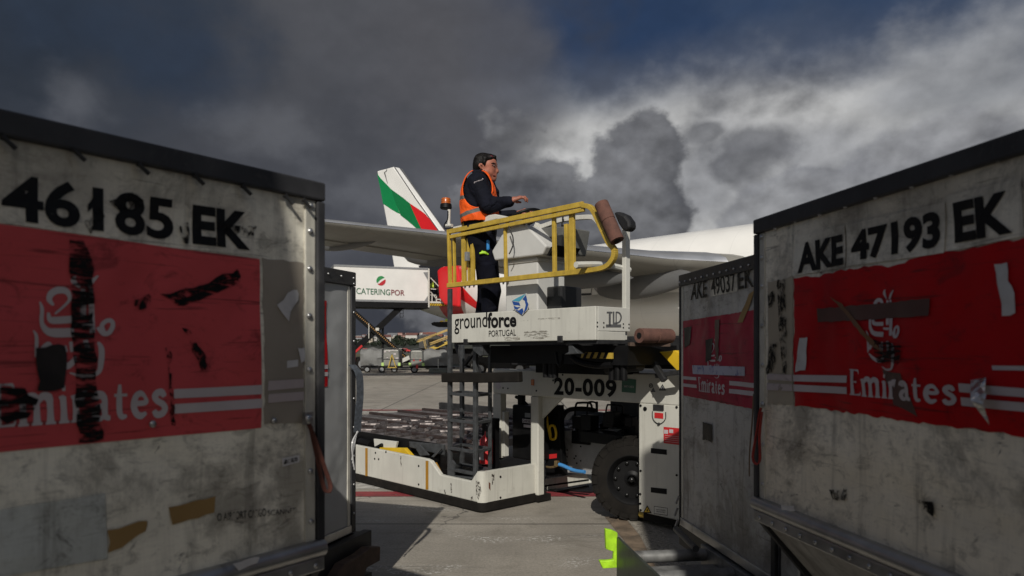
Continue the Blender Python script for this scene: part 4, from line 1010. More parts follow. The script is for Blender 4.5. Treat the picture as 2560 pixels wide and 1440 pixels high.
for pts, r_ in (([(1437,1068),(1438,1030),(1441,1010),(1449,1007),(1470,1007),(1478,1012),(1481,1030)], .012), ([(1468,1040),(1469,1012),(1474,1005),(1490,1008),(1492,1030)], .010), ([(1402,1070),(1406,1045),(1420,1026),(1445,1022),(1470,1023),(1486,1026)], .026),
               ([(1514,1034),(1518,1014),(1524,1012),(1550,1014),(1556,1020),(1556,1050)], .009), ([(1492,1030),(1492,1004)], .014), ([(1540,1016),(1543,1035),(1538,1050)], .008), ([(1560,1040),(1575,1050),(1573,1062),(1562,1068)], .009), ([(1446,1068),(1450,1058),(1458,1058),(1462,1072)], .010), ([(1400,1072),(1406,1072),(1410,1070)], .02)):
    g = MB(); g.tube(curve3([L.y(*q, bayb-.1) for q in pts], 5), r_, 8); part(g, 'hydraulic_hose', M_black, smooth=True)
g = MB(); g.box(xa(1526,1000,bayb+.3), xa(1600,1000,bayb+.3), bayb+.3, bayb+.34, L.y(1560,1076,bayb+.3).z, zbeam0+.1); part(g, 'bay_bulkhead', mat('bay_blue_grey', (.09,.10,.12), .5, dirt=.3))
g = MB(); g.prism(ly([(1364,1052),(1378,1013),(1398,1013),(1400,1100),(1408,1190),(1364,1192)], BB + .30), (0, .08, 0)); part(g, 'dark_column', M_black, bevel=.006)
g = MB(); hb = BB + .27
g.tube(curve3([L.y(*q, hb) for q in ((1366,1034),(1369,1060),(1375,1090),(1379,1098),(1388,1096),(1390,1082),(1386,1066),(1378,1064),(1374,1070),(1377,1092))], 5), .014, 8); part(g, 'yellow_hook', M_yellow2, smooth=True)
decal('red_label', ly([(1373,1136),(1392,1134),(1392,1145),(1373,1147)], BB + .295), M_red)
g = MB(); g.tube(curve3([L.y(*q, BB+.2) for q in ((1398,1161),(1410,1165),(1425,1172),(1440,1177),(1462,1180))], 5), .020, 10); part(g, 'blue_hose', M_blue, smooth=True)
g = MB(); g.tube(curve3([L.y(*q, BB+.2) for q in ((1366,1167),(1380,1168),(1396,1163))], 5), .012, 8); g.box(L.y(1392,1163,BB+.2).x-.02, L.y(1392,1163,BB+.2).x+.02, BB+.18, BB+.22, L.y(1392,1163,BB+.2).z-.01, L.y(1392,1152,BB+.2).z); part(g, 'brass_valve', mat('brass', (.30,.22,.11), .4, .7, var=.3))
g = MB(); g.prism(ly([(1360,1197),(1398,1192),(1465,1180),(1475,1208),(1364,1226)], BB + .62), (0, .06, 0)); part(g, 'lower_cross_member', M_white, bevel=.006)
g = MB(); g.bar(L.y(1362,1238,BB+.6), L.y(1470,1216,BB+.6), .04, .03); g.bar(L.y(1362,1215,BB+.5), L.y(1470,1200,BB+.5), .03, .02); part(g, 'lower_beam', M_black)

# ---- bridge body between chassis and operator platform
zpt = L.y(1129, 786, BP).z; zpb = L.y(1129, 857, BP).z
a_l = xa(1129, 820, BP); a_r = xa(1489, 810, BP)
b_e = L.x(1575, 800, a_r).y
g = MB(); g.box(am + .12, ae, BB + .12, 3.0, zbeam1 + .04, zpb + .06); part(g, 'bridge_platform', M_dsteel, bevel=.02)
g = MB(); g.box(a_l + .25, a_r + .10, BP + .30, BB + .3, zpb - .20, zpb - .03); g.box(a_l+.6, a_r-.3, BP+.6, BB+.1, zpb-.30, zpb-.2)
q = L.y(1455, 900, BP+.3); g.tube(curve3([L.y(*p, BP+.3) for p in ((1430,893),(1450,905),(1490,913),(1530,912))], 5), .03, 8); g.tube(curve3([L.y(*p, BP+.3) for p in ((1390,880),(1394,905),(1400,915),(1406,900),(1406,885))], 5), .014, 8)
for px in (1365, 1378, 1388, 1530, 1545, 1560): p = L.y(px, 900, BP+.35); g.cyl((p.x, BP+.35, zpb-.33), (p.x, BP+.35, zpb-.2), .03, n=10)
g.cyl(L.y(1520,915,BP+.5), L.y(1600,905,BP+.5), .08)
part(g, 'under_frame', M_black, bevel=.006)
g = MB(); g.prism(ly([(1455,880),(1530,882),(1530,897),(1452,895)], BP + .26), (0, .02, 0)); hz = part(g, 'hazard_plate', M_yellow)
for k in range(4): decal('hazard_stripe', ly([(1462+17*k,881),(1470+17*k,881),(1464+17*k,896),(1456+17*k,896)], BP + .256), M_ink, hz)
g = MB(); g.prism(ly([(1648,880),(1688,876),(1712,892),(1712,945),(1700,935)], BP + .75), (0, .06, 0)); part(g, 'yellow_end_plate', M_yellow2, bevel=.006)
g = MB(); g.bar(L.y(1630,900,BP+.7), L.y(1662,952,BP+.7), .05, .05); g.bar(L.y(1640,940,BP+.72), L.y(1700,930,BP+.72), .04, .04); part(g, 'support_arm', M_dsteel, bevel=.005)
for pts in ([(1180,862),(1206,860),(1206,888),(1200,890),(1182,876)], [(1384,856),(1424,854),(1446,884),(1410,886),(1421,880),(1421,860)]):
    part(MB().prism(ly(pts, BP + .05), (0, .10, 0)), 'mounting_bracket', M_steel, bevel=.004)
for px, py in ((1165,855),(1401,848)):
    p = L.y(px, py, BP); g = MB(); g.box(p.x-.028, p.x+.028, BP-.014, BP+.06, p.z-.03, p.z+.03); part(g, 'clamp', M_dsteel, bevel=.006)

# ---- operator platform
pl = MB(); q4 = ly([(1129,786),(1489,765),(1489,850),(1129,857)], BP); pl.prism(q4, (0, .03, 0)); panel = part(pl, 'platform_side', M_white, bevel=.006)
zt2 = q4[1].z; zb2 = q4[2].z
g = MB(); g.box(a_l, a_r-.004, BP + .032, b_e, zpb - .02, zpb + .02); part(g, 'platform_floor', M_dsteel, bevel=.004)
g = MB(); zm = L.x(1489, 827, a_r).z; g.box(a_r - .03, a_r, BP + .031, b_e, zm, zt2); tld = part(g, 'platform_end', M_whiteclean, bevel=.004)
g = MB(); g.box(a_r - .03, a_r - .002, BP + .031, b_e - .06, zb2, zm - .003); part(g, 'platform_end_lip', M_white, bevel=.004)
g = MB(); g.box(a_l, a_r - .03, b_e - .03, b_e, zpb - .02, zpb + .12); part(g, 'platform_back', M_white, bevel=.004)
def ptext(nm, s_, quad, m, lift=.003, bold=0.0, space=1.0, par=None):
    mb = MB(); lay(mb, text_shape(s_, bold, space), *ly(quad, BP - lift)); return mb.build(nm, m, par or panel, fix=False)
ptext('company_lettering', 'ground', [(1136,784.5),(1218,779.5),(1218,829.5),(1136,836)], M_ink, bold=.006)
ptext('company_lettering', 'force', [(1218.5,781),(1291,788-7),(1291,817),(1218.5,821)], M_ink, bold=.035)
ptext('company_lettering', 'PORTUGAL', [(1222,826.5),(1290,823),(1290,839),(1222,842)], M_ink, bold=.004)
M_faint = mat('faint_scrape', (.27, .25, .21), .6, var=.3, alpha=.47, ascale=30, astretch=(.5, 1, 3))
# blue cube emblem: flat facets on panel top and pedestal foot
pdb = BP - .012
M_cb = mat('emblem_cyan', (.06, .30, .42), .5, var=.08); M_cd = mat('emblem_blue', (.015, .06, .25), .5, var=.08)
g = MB(); g.prism(ly([(1279,751),(1288,744),(1316,733),(1322,760),(1318,775),(1306,787.5),(1288,776)], pdb), (0, .004, 0)); em = part(g, 'emblem_plate', M_whiteclean, parent=panel)
for pts, m in (([(1280,752),(1294,744),(1315,734),(1304,748),(1298,754)], M_cb), ([(1280,753),(1298,756),(1301,765),(1294,763),(1284,763)], M_cd), ([(1284,764),(1293,768),(1301,767),(1293,774),(1286,772)], M_cd), ([(1287,774),(1297,776),(1306,770),(1309,778),(1305,787)], M_cd), ([(1306,748),(1315,737),(1318,750),(1314,762),(1312,752)], M_cd), ([(1317,752),(1321,760),(1317,774),(1308,785),(1312,772)], M_cd)):
    decal('emblem_facet', ly(pts, pdb - .002), m, panel)
for pts in ([(1345,796),(1400,793),(1400,798),(1345,799)], [(1300,802),(1320,800),(1320,802),(1300,804)], [(1310,828),(1370,826),(1375,846),(1345,848),(1310,842)], [(1260,843),(1300,839),(1300,850),(1262,852)]):
    decal('scrape_mark', ly(pts, BP - .002), M_faint, panel)
bl = MB()
for px, py in ((1493,806),(1493,816),(1509,807),(1509,818),(1558,810),(1558,819),(1572,811),(1572,820)): p = L.x(px, py, a_r); bl.cyl((a_r-.002, p.y, p.z), (a_r+.004, p.y, p.z), .007, n=8)
each(bl, 'bolt_head', M_black, tld)
mb = MB()
def lxp(pts): return lx(pts, a_r + .003)
for pts in ([(1517,779),(1531,779),(1531,783),(1527,783),(1527,815),(1522,815),(1522,783),(1517,783)], [(1532,779),(1536,779),(1536,806),(1543,806),(1543,811),(1532,811)]): mb.poly(lxp(pts))
V, F = stroke([(1541,780),(1549,783),(1553,793),(1549,804),(1541,808)], 3.5, 6); mb.add([L.x(x, y, a_r + .003) for x, y in V], F); mb.poly(lxp([(1539,779),(1542,779),(1542,809),(1539,809)]))
mb.poly(lxp([(1515,811),(1553,811),(1553,818),(1515,818)])); mb.build('maker_lettering', mat('grey_lettering', (.10,.10,.10), .5), tld, fix=False)

# ---- yellow safety railing
RB = BP - .02
def rail(pts, wd, ht, b=RB, nm='rail', m=None, par=None, cv=0):
    q = ly(pts, b)
    if cv: q = curve3(q, cv)
    g = MB()
    for i in range(len(q)-1): g.bar(q[i], q[i+1] + (q[i+1]-q[i]).normalized()*.004, wd, ht, up=(0,1,0))
    return part(g, nm, m or M_yellow, bevel=.004, parent=par)
RL = thing('safety_railing', '', '', (0, 0, 0)); RL.parent = loader
for k_ in ('label', 'category'): del RL[k_]
rail([(1119,580),(1457,510.5)], .045, .030, par=RL, nm='top_rail'); rail([(1126,592.5),(1460,524)], .035, .026, b=RB, par=RL, nm='lower_top_rail')
rail([(1457,514),(1474,517),(1486,530),(1504,568),(1522,606),(1534,620),(1537,632),(1533,648),(1520,664),(1500,672),(1460,678)], .04, .045, par=RL, nm='curved_end', cv=3)
rail([(1460,678),(1122,714)], .045, .05, par=RL, nm='bottom_rail')
rail([(1122,582),(1126,714)], .03, .035, par=RL, nm='upright')
for x, y0, y1, wd in ((1137,586,706,.022), (1161,572,708,.052), (1173,578,706,.02), (1183,576,704,.04), (1265,562,692,.026), (1387,524,688,.034), (1418,560,676,.035), (1432,530,676,.052)):
    rail([(x-2, y0), (x, y1)], wd, .03, b=RB + .03, par=RL, nm='upright')
g = MB(); p = L.y(1168, 640, RB-.03); g.box(p.x-.02, p.x+.02, RB-.05, RB-.01, p.z-.05, p.z+.04); g.build('gate_latch', M_grey, RL, bevel=.006)
g = MB(); g.prism(ly([(1155,565),(1157,548),(1162,546),(1166,566)], RB + .02), (0, .02, 0)); g.build('gate_tab', M_yellow, RL)
g = MB(); g.tube(curve3([L.y(*p, RB-.04) for p in ((1272,565),(1277,580),(1282,592),(1283,610),(1278,625),(1273,635))], 4), .006, 6); part(g, 'brake_cable', M_dsteel, smooth=True)
def foam(p0, p1, r_, nm='foam_roll', b=RB - .03):
    q0, q1 = L.y(*p0, b), L.y(*p1, b); g = MB(); dv = (q1 - q0)
    Lh = dv.length
    g.lathe([(0, r_*.45), (0, r_*.97), (.01, r_), (Lh*.455, r_), (Lh*.465, r_*.93), (Lh*.485, r_*.93), (Lh*.495, r_), (Lh-.01, r_), (Lh, r_*.97), (Lh, r_*.45), (Lh*.9, r_*.4), (.1*Lh, r_*.4)][:10], q0, dv, 20)
    o = part(g, nm, M_brown, smooth=True)
    h = MB(); h.cyl(q1 - dv.normalized()*.002, q1 + dv.normalized()*.003, r_*.5, n=14); h.cyl(q0 + dv.normalized()*.002, q0 - dv.normalized()*.003, r_*.5, n=14); h.build('roll_core', M_ink, o); return o
foam((1503,509), (1543,602), .058)
q0 = L.y(1598, 839, BP + .28); q1 = q0 + Vector((.06, .36, 0)); r_ = .062; Lh = (q1-q0).length; dv = q1 - q0
g = MB(); g.lathe([(0, r_*.45), (0, r_*.97), (.01, r_), (Lh*.47, r_), (Lh*.48, r_*.9), (Lh*.51, r_*.9), (Lh*.52, r_), (Lh-.01, r_), (Lh, r_*.97)], q0, dv, 22); o = part(g, 'foam_roll', M_brown, smooth=True)
h = MB(); h.cyl(q0 - dv.normalized()*.003, q0 + dv.normalized()*.01, r_*.42, n=14); h.build('roll_core', M_ink, o)
g = MB(); g.bar(q0 + Vector((-.12, .02, -.07)), q0 + Vector((.06, .34, -.075)), .05, .03); part(g, 'roll_bracket', M_rust)
# ---- white guard frame on the far corner
g = MB()
p = L.x(1574, 570, a_r); b_w = b_e - .03
zt3 = L.x(1574, 568, a_r).z
g.box(a_r - .045, a_r - .002, b_w - .025, b_w + .035, zm + .02, zt3); part(g, 'guard_post', M_whiteclean, bevel=.004)
g = MB(); g.tube(curve3([L.x(*q, a_r - .06) for q in ((1440,662),(1490,661),(1525,664),(1550,669),(1573,675))], 4), .026, 8); part(g, 'guard_rail', M_whiteclean, smooth=True)
bw = BP + .25
g = MB(); q = [L.y(*q, bw) for q in ((1340,561),(1352,567),(1375,560),(1402,551),(1440,545),(1478,543),(1490,548),(1500,560))]
cq = curve3(q, 4)
for i in range(len(cq)-1): g.bar(cq[i], cq[i+1] + (cq[i+1]-cq[i])*.05, .045, .04)
part(g, 'curved_guard_bar', M_whiteclean, bevel=.004)
for px, py in ((1407,548),(1405,563)): p = L.y(px, py, bw-.03); g = MB(); g.cyl(p, p+Vector((0,0,.03)), .008); g.box(p.x-.01, p.x+.01, p.y, p.y+.02, p.z-.02, p.z); part(g, 'bar_bolt', M_dsteel)
# black padded cushion behind the foam roll
pts = ly([(1532,530),(1545,529),(1562,537),(1573,552),(1575,568),(1566,578),(1556,577),(1545,560)], BP + .2)
part(MB().prism(pts, (0, .10, 0)), 'black_cushion', mat('black_vinyl', (.010,.010,.011), .55, bump=.1), bevel=.03, )
# ---- control console
CB = BP + .08
con = thing('control_console', '', '', (0, 0, 0)); con.parent = loader
for k_ in ('label', 'category'): del con[k_]
M_con = mat('console_paint', (.52, .515, .49), .4, var=.05, dirt=.25, dcol=(.2,.18,.16), dthr=.62)
ac = xa(1344, 700, CB); al = xa(1264, 700, CB)
bd = L.x(1412, 700, ac).y
zp0 = zpb + .02; zp1 = L.y(1300, 640, CB).z
g = MB(); g.box(al, ac, CB, bd, zp0, zp1); g.build('pedestal', M_con, con, bevel=.012)
zn = L.y(1300, 655, CB).z
g = MB(); g.box(al - .015, ac + .015, CB - .012, bd + .012, zn - .012, zn + .015); g.build('pedestal_collar', M_con, con, bevel=.006)
hull = ly([(1229,628),(1236,651),(1355,637),(1366,615),(1316,563),(1272,560),(1259,578)], CB - .06)
g = MB(); g.prism(hull, (0, .42, 0)); hl = g.build('console_hull', M_con, con, bevel=.014)
ph = hull[3]; pq = hull[2]
g = MB(); g.prism([ph + Vector((-.01, .06, -.005)), pq + Vector((-.01, .06, .0)), pq + Vector((.03, .06, .0)), ph + Vector((.05, .06, 0.01))], (0, .34, 0)); g.build('console_recess', M_ink, con)
g = MB(); bx = ly([(1352,569),(1410,566),(1400,632),(1352,636)], CB + .12); g.prism(bx, (0, .36, 0)); g.build('console_wing', mat('shade_tinted_grey', (.15,.15,.14), .5, .2, var=.15, dirt=.3), con, bevel=.01)  # shade on this side box is put into its darker grey-green colour
g = MB(); g.box(xa(1362,740,CB+.1), xa(1400,740,CB+.1), CB + .12, CB + .40, zp0, L.y(1380,716,CB+.12).z); g.build('black_box', mat('black_plastic', (.014,.014,.015), .5, bump=.1), con, bevel=.015)
arm = MB(); q = ly([(1132,567),(1206,551),(1208,540),(1236,535),(1282,545),(1280,551),(1240,548),(1210,556),(1132,573)], CB - .04); arm.prism(q, (0, .14, 0)); arm.build('arm_rest', M_whiteclean, con, bevel=.008)
sc = L.y(1310, 546, BP + .22); ax = Vector((-.38, -.05, .92)).normalized(); e1 = ax.cross(Vector((0, 1, 0))).normalized(); e2 = ax.cross(e1)
g = MB(); g.tube([sc + (e1*math.cos(t) + e2*math.sin(t))*.165 for t in [k*math.pi/18 for k in range(36)]], .015, 8, closed=True)
for t in (0, 2.1, 4.2): g.bar(sc - ax*.03, sc + (e1*math.cos(t) + e2*math.sin(t))*.16, .03, .012)
g.cyl(sc - ax*.12, sc, .03); g.build('steering_wheel', M_black, con, smooth=True)
g = MB(); g.cyl(L.y(1122,562,CB), L.y(1123,524,CB), .017, n=12); g.cyl(L.y(1116,564,CB), L.y(1130,564,CB), .018); st_ = part(g, 'beacon_stem', M_whiteclean, smooth=True)
bc = L.y(1115, 523, CB)
g = MB(); g.lathe([(0, .05), (.01, .062), (.05, .058), (.055, .05)], bc, (0, 0, 1), 20); part(g, 'beacon_base', M_black, smooth=True)
g = MB(); g.lathe([(.056, .052), (.075, .050), (.077, .052), (.095, .049), (.097, .051), (.112, .046), (.118, .03)], bc, (0, 0, 1), 22); part(g, 'beacon_lens', M_amber, smooth=True)
g = MB(); g.tube(curve3([L.y(*p, CB-.02) for p in ((1120,527),(1119,548),(1112,560),(1111,570),(1120,572),(1132,569))], 4), .006, 6); part(g, 'beacon_cable', M_black, smooth=True)
g = MB(); g.box(al + .05, ac - .05, CB + .1, CB + .14, zp0, zp0 + .01); part(g, 'foot_pedal', M_black)

# ---- boarding ladder
ld = thing('boarding_ladder', '', '', (0, 0, 0)); ld.parent = loader
for k_ in ('label', 'category'): del ld[k_]
b1, b2 = .06, .34
def upr(x, yb, yt, b, wd=.05):
    p0 = L.y(x, yb, b); g = MB(); g.bar(p0, Vector((p0.x, p0.y, L.y(x, yt, b).z)), wd, wd*.7, up=(0,1,0)); g.build('upright', M_steel, ld, bevel=.004); return p0
u1 = upr(1125, 1190, 722, b1); u3 = upr(1189, 1197, 850, b1); u2 = upr(1155, 1180, 862, b2); u4 = upr(1225, 1180, 868, b2, .04)
for py in (984, 1050, 1120, 1172):
    z = L.y(1125, py, b1).z
    g = MB(); g.bar((u1.x, b1, z), (u3.x, b1, z), .045, .03); g.bar((u2.x, b2, z+.0), (u4.x, b2, z+.0), .045, .03); g.bar((u3.x, b1, z), (u4.x, b2, z), .04, .03); g.bar((u1.x, b1, z), (u2.x, b2, z), .03, .03); g.build('step', M_steel, ld, bevel=.003)
g = MB(); g.bar(L.y(1108,944,b1-.03), L.y(1196,943,b1-.03), .06, .10); g.bar(L.y(1186,945,b1-.06), L.y(1302,942,b1+.02), .07, .10); g.build('black_bumper', M_rubber, ld, bevel=.01)
g = MB(); g.tube(curve3([L.y(*p, b2) for p in ((1140,862),(1148,885),(1154,905),(1156,935))], 4), .024, 8); g.bar(L.y(1162,912,b2), L.y(1186,880,b2), .035, .03); g.build('hand_loop', M_dsteel, ld)
g = MB(); g.bar(L.y(1130,1190,b1), L.y(1192,1196,b1), .04, .02); g.prism(ly([(1120,1160),(1130,1150),(1138,1160),(1134,1192),(1122,1192)], b1-.02), (0,.02,0)); g.bar(L.y(1160,1182,b2), L.y(1190,1190,b1), .05, .03); g.build('foot_bracket', M_steel, ld, bevel=.003)
g = MB(); g.bar(L.y(1180,890,b2+.2), L.y(1216,955,b2+.2), .03, .03); part(g, 'diagonal_brace', M_dsteel)
ex = L.y(1213, 1160, .5)
g = MB(); g.lathe([(0, .06), (.01, .075), (.26, .075), (.30, .05), (.32, .025), (.36, .02)], Vector((ex.x, .52, ex.z)), (0, 0, 1), 18); part(g, 'fire_extinguisher', M_red, smooth=True)
decal('extinguisher_label', [Vector((ex.x-.03, .443, ex.z+.05)), Vector((ex.x+.04, .443, ex.z+.05)), Vector((ex.x+.04, .443, ex.z+.17)), Vector((ex.x-.03, .443, ex.z+.17))], M_dwhite)
g = MB(); g.box(ex.x-.12, ex.x+.1, .56, .62, ex.z-.05, ex.z+.5); g.tube(curve3([Vector((ex.x, .52, ex.z+.36)), Vector((ex.x+.06, .48, ex.z+.42)), Vector((ex.x+.08, .46, ex.z+.3))], 5), .018, 8); part(g, 'extinguisher_bracket', M_black)

# ================================================================== airliner: local x towards the nose, y away from us, z up
A = Frame(5.33, 48.0, 0, LA)
jet = thing('airliner', 'white wide-body airliner with green and red flag tail parked across the apron behind the loader', 'airliner', (A.o.x, A.o.y, 0), LA)
def ay(pts, y): return [A.y(*p, y) for p in pts]
def fus_bands(t, oc, c):
    s_ = t.n('ShaderNodeSeparateXYZ', None, Vector=oc); X, Z = s_.outputs['X'], s_.outputs['Z']
    up = t.math('SUBTRACT', Z, t.math('MULTIPLY_ADD', t.math('ADD', X, 10.2), -.68, 6.15))     # above this line: white
    lo = t.math('SUBTRACT', Z, t.math('MULTIPLY_ADD', t.math('ADD', X, 10.2), -.46, 5.15))     # below this line: white
    red = t.math('MULTIPLY', t.ramp(up, .02, -.02), t.ramp(lo, -.02, .02))
    aft = t.ramp(X, -10.6, -10.7); mid = t.math('MULTIPLY', aft, t.math('MULTIPLY', t.ramp(Z, 4.0, 4.05), t.ramp(X, -14.0, -13.9)))
    f = t.math('MAXIMUM', red, mid)
    ln = t.math('ABSOLUTE', t.math('SUBTRACT', t.math('FRACT', t.math('DIVIDE', X, 2.6)), .5))
    c = t.mix(t.ramp(ln, .008, .003, 0, .25), c, (.4, .4, .4))
    ln2 = t.math('ABSOLUTE', t.math('SUBTRACT', t.math('FRACT', t.math('DIVIDE', Z, 1.45)), .5))
    c = t.mix(t.ramp(ln2, .010, .004, 0, .2), c, (.4, .4, .4))
    return t.mix(f, c, (.62, .012, .016))
M_fus = mat('airliner_white', (.76, .745, .71), .32, var=.04, scale=.6, coat=.3, bands=fus_bands)
M_fin = mat('fin_white', (.76, .75, .72), .35, var=.04, scale=.6)
M_fgreen = mat('flag_green', (.004, .22, .065), .4, var=.08, scale=.5); M_fgreen2 = mat('flag_dark_green', (.003, .155, .045), .4, var=.08, scale=.5); M_fred = mat('flag_red', (.62, .012, .016), .4, var=.06, scale=.5)
def wing_bands(t, oc, c):
    s_ = t.n('ShaderNodeSeparateXYZ', None, Vector=oc)
    v = t.math('ADD', t.math('MULTIPLY', s_.outputs['Y'], .10), t.math('DIVIDE', s_.outputs['X'], 1.7))
    ln = t.math('ABSOLUTE', t.math('SUBTRACT', t.math('FRACT', v), .5)); c = t.mix(t.ramp(ln, .022, .006, 0, .35), c, (.10, .10, .095))
    v = t.math('DIVIDE', s_.outputs['Y'], 2.3); ln = t.math('ABSOLUTE', t.math('SUBTRACT', t.math('FRACT', v), .5)); c = t.mix(t.ramp(ln, .012, .004, 0, .3), c, (.10, .10, .095))
    return t.mix(t.ramp(t.noise(t.vm('MULTIPLY', oc, (.4, 3, 1)), .9, 5.0).outputs[0], .45, .7, 0, .4), c, (.15, .145, .13))
M_wing = mat('wing_grey', (.19, .183, .163), .4, .0, var=.12, scale=.5, bands=wing_bands)
M_slat = mat('bright_slat_metal', (.62, .62, .62), .3, .8, var=.1, scale=.6)
M_fair = mat('fairing_grey', (.10, .10, .10), .42, var=.12, scale=.6)
# fuselage
prof = []
RF, ZC = 3.1, 5.35
for x in np.linspace(34, -2, 19): prof.append((x, RF, ZC))
for x in np.linspace(-4, -25, 15):
    t_ = (-4 - x) / 21.0; r_ = RF * (1 - .80*t_**1.5); top = ZC + RF - .55*t_**1.6
    prof.append((x, r_, top - r_))
g = MB(); n = 40; V = []; Fc = []
for x, r_, zc in prof:
    for k in range(n): an = 2*math.pi*k/n; V.append((x, math.cos(an)*r_, zc + math.sin(an)*r_))
for i in range(len(prof)-1):
    for k in range(n): Fc.append((i*n+k, i*n+(k+1)%n, (i+1)*n+(k+1)%n, (i+1)*n+k))
Fc.append(tuple(range(n))); Fc.append(tuple((len(prof)-1)*n+k for k in range(n)))
g.add(V, Fc); fus = g.build('fuselage', M_fus, jet, smooth=True)
def fr(x):
    xs = [p[0] for p in prof][::-1]; return np.interp(x, xs, [p[1] for p in prof][::-1]), np.interp(x, xs, [p[2] for p in prof][::-1])
def skin(x, z, lift=.02):
    r_, zc = fr(x); s_ = max(-1, min(1, (z - zc)/r_)); c_ = math.sqrt(1 - s_*s_); return Vector((x, -(r_+lift)*c_, zc + (r_+lift)*s_))
M_win = mat('cabin_window', (.02, .022, .025), .15)
for k in range(86):
    x = -15 + .56*k
    if -12.6 < x < -10.9 or 8.5 < x < 15: continue
    z = 6.25; g = MB(); g.poly([skin(x + .12*math.cos(a_), z + .19*math.sin(a_)) for a_ in [i*math.pi/5 for i in range(10)]]); g.build('cabin_window', M_win, jet, fix=False)
def skin_px(px, py):
    q = A.y(px, py, -3.1)
    for _ in range(8):
        r_, zc = fr(q.x); s_ = max(-.98, min(.98, (q.z - zc)/r_)); q = A.y(px, py, -r_*math.sqrt(1 - s_*s_))
    return q
M_line = mat('panel_line', (.04, .04, .042), .5)
def outline(pts, wd, nm, closed=True):
    q = [skin_px(*p) for p in pts]; q = curve3(q + ([q[0]] if closed else []), 2)
    g = MB(); g.tube([skin(p.x, p.z, .01) for p in q], wd, 5); g.build(nm, M_line, jet)
outline([(1441,701),(1441,733),(1445,738),(1475,737),(1478,733),(1478,704)], .022, 'cargo_hatch_line')
g = MB(); q = skin_px(1441, 736); q2 = skin_px(1478, 735); g.bar(q, q2, .08, .1); g.build('hatch_sill', M_line, jet)
g = MB(); pq = [skin_px(1453,710), skin_px(1461,710), skin_px(1461,718), skin_px(1453,718)]; g.poly([skin(p.x, p.z, .03) for p in pq]); g.build('hatch_mark', M_fair, jet, fix=False)
# dark service panel and open red door at the rear
dd = [(1046,664),(1100,655),(1106,690),(1098,735),(1082,745),(1070,720)]
g = MB(); g.prism(ay(dd, -3.35), (0, .25, 0)); g.build('service_doorway', mat('dark_doorway', (.012,.013,.018), .6), jet)
dr = [(1092,676),(1102,668),(1124,662),(1140,664),(1146,700),(1146,768),(1110,762),(1097,745)]
g = MB(); g.prism(ay(dr, -4.25), (0, .3, 0)); g.build('open_door', M_fred, jet, bevel=.12)
# wing
def foil(n_=14):
    up, lo = [], []
    for i in range(n_ + 1):
        t_ = .5*(1 - math.cos(math.pi*i/n_)); th = .62*(.2969*math.sqrt(t_) - .126*t_ - .3516*t_*t_ + .2843*t_**3 - .1036*t_**4)*1.7
        up.append((t_, th*.55)); lo.append((t_, -th*.52))
    return up + lo[-2:0:-1]
FO = foil()
def wing_sec(s): # s metres outboard of the fuselage side
    lex = 12 - .61*s + 1.6*max(0, 1 - s/2.5); z = 5.86 + .088*s
    ch = np.interp(s, [0, 8.5, 27], [12.0, 7.4, 2.2]); tr = np.interp(s, [0, 8.5, 27], [1.15, 1.0, .85])
    return [Vector((lex - t_*ch, -(2.2 + s) if s == 0 else -(3.1 + s), z + h_*ch*tr + t_*ch*.004)) for t_, h_ in FO]
secs = [0, 1, 3, 5.5, 8.5, 12, 16, 20, 24, 27]
V, Fc = [], []; m = len(FO)
for s in secs: V += wing_sec(s)
for i in range(len(secs)-1):
    for k in range(m): Fc.append((i*m+k, i*m+(k+1)%m, (i+1)*m+(k+1)%m, (i+1)*m+k))
Fc.append(tuple((len(secs)-1)*m+k for k in range(m)))
g = MB(); g.add(V, Fc); wing = g.build('wing', M_wing, jet, smooth=True)
# bright slats along the leading edge
V, Fc = [], []
for s in secs[1:]:
    sec = wing_sec(s); idx_ = [0, 1, 2, 3, 4]
    cx_ = sum((sec[i] for i in idx_), Vector()) / len(idx_)
    V += [sec[i] + Vector((.03, 0, .03)) for i in idx_]
q_ = 5
for i in range(len(secs)-2):
    for k in range(q_-1): Fc.append((i*q_+k, i*q_+k+1, (i+1)*q_+k+1, (i+1)*q_+k))
g = MB(); g.add(V, Fc); g.build('slat', M_slat, jet, smooth=True)
# drooped flap along the trailing edge, canoe fairings below
for s0, s1 in ((1.0, 8.3), (9.2, 19.5)):
    V = []
    for s in (s0, s1):
        ch = np.interp(s, [0, 8.5, 27], [12.0, 7.4, 2.2]); tx = 12 - .61*s - ch; z = 5.86 + .088*s + ch*.004
        for dx_, dz_ in ((1.5, -.05), (1.5, -.24), (-.30, -.20), (-.35, -.14)): V.append((tx + dx_, -(3.1+s), z + dz_))
    g = MB(); g.add(V, [(0,1,2,3), (7,6,5,4), (0,4,5,1), (1,5,6,2), (2,6,7,3), (3,7,4,0)]); g.build('flap', M_wing, jet)
def canoe(x0, x1, y, z0, z1, r_):
    g = MB(); pf = []
    for i in range(15):
        t_ = i/14; pf.append((t_, math.sin(math.pi*min(1, t_**.8))**.62))
    V, Fc = [], []; n_ = 16
    for t_, q in pf:
        for k in range(n_): an = 2*math.pi*k/n_; V.append((x0 + (x1-x0)*t_, y + math.cos(an)*r_*.55*q, z0 + (z1-z0)*t_ + math.sin(an)*r_*q))
    for i in range(14):
        for k in range(n_): Fc.append((i*n_+k, i*n_+(k+1)%n_, (i+1)*n_+(k+1)%n_, (i+1)*n_+k))
    g.add(V, Fc); g.build('flap_fairing', M_fair, jet, smooth=True)
canoe(-4.2, 5.0, -12.3, 7.12, 6.55, .74); canoe(-4.4, 1.2, -17.6, 7.10, 6.85, .30); canoe(4.6, 11.4, -5.3, 5.05, 5.25, .85); canoe(2.2, 9, -7.4, 5.55, 5.2, .55)
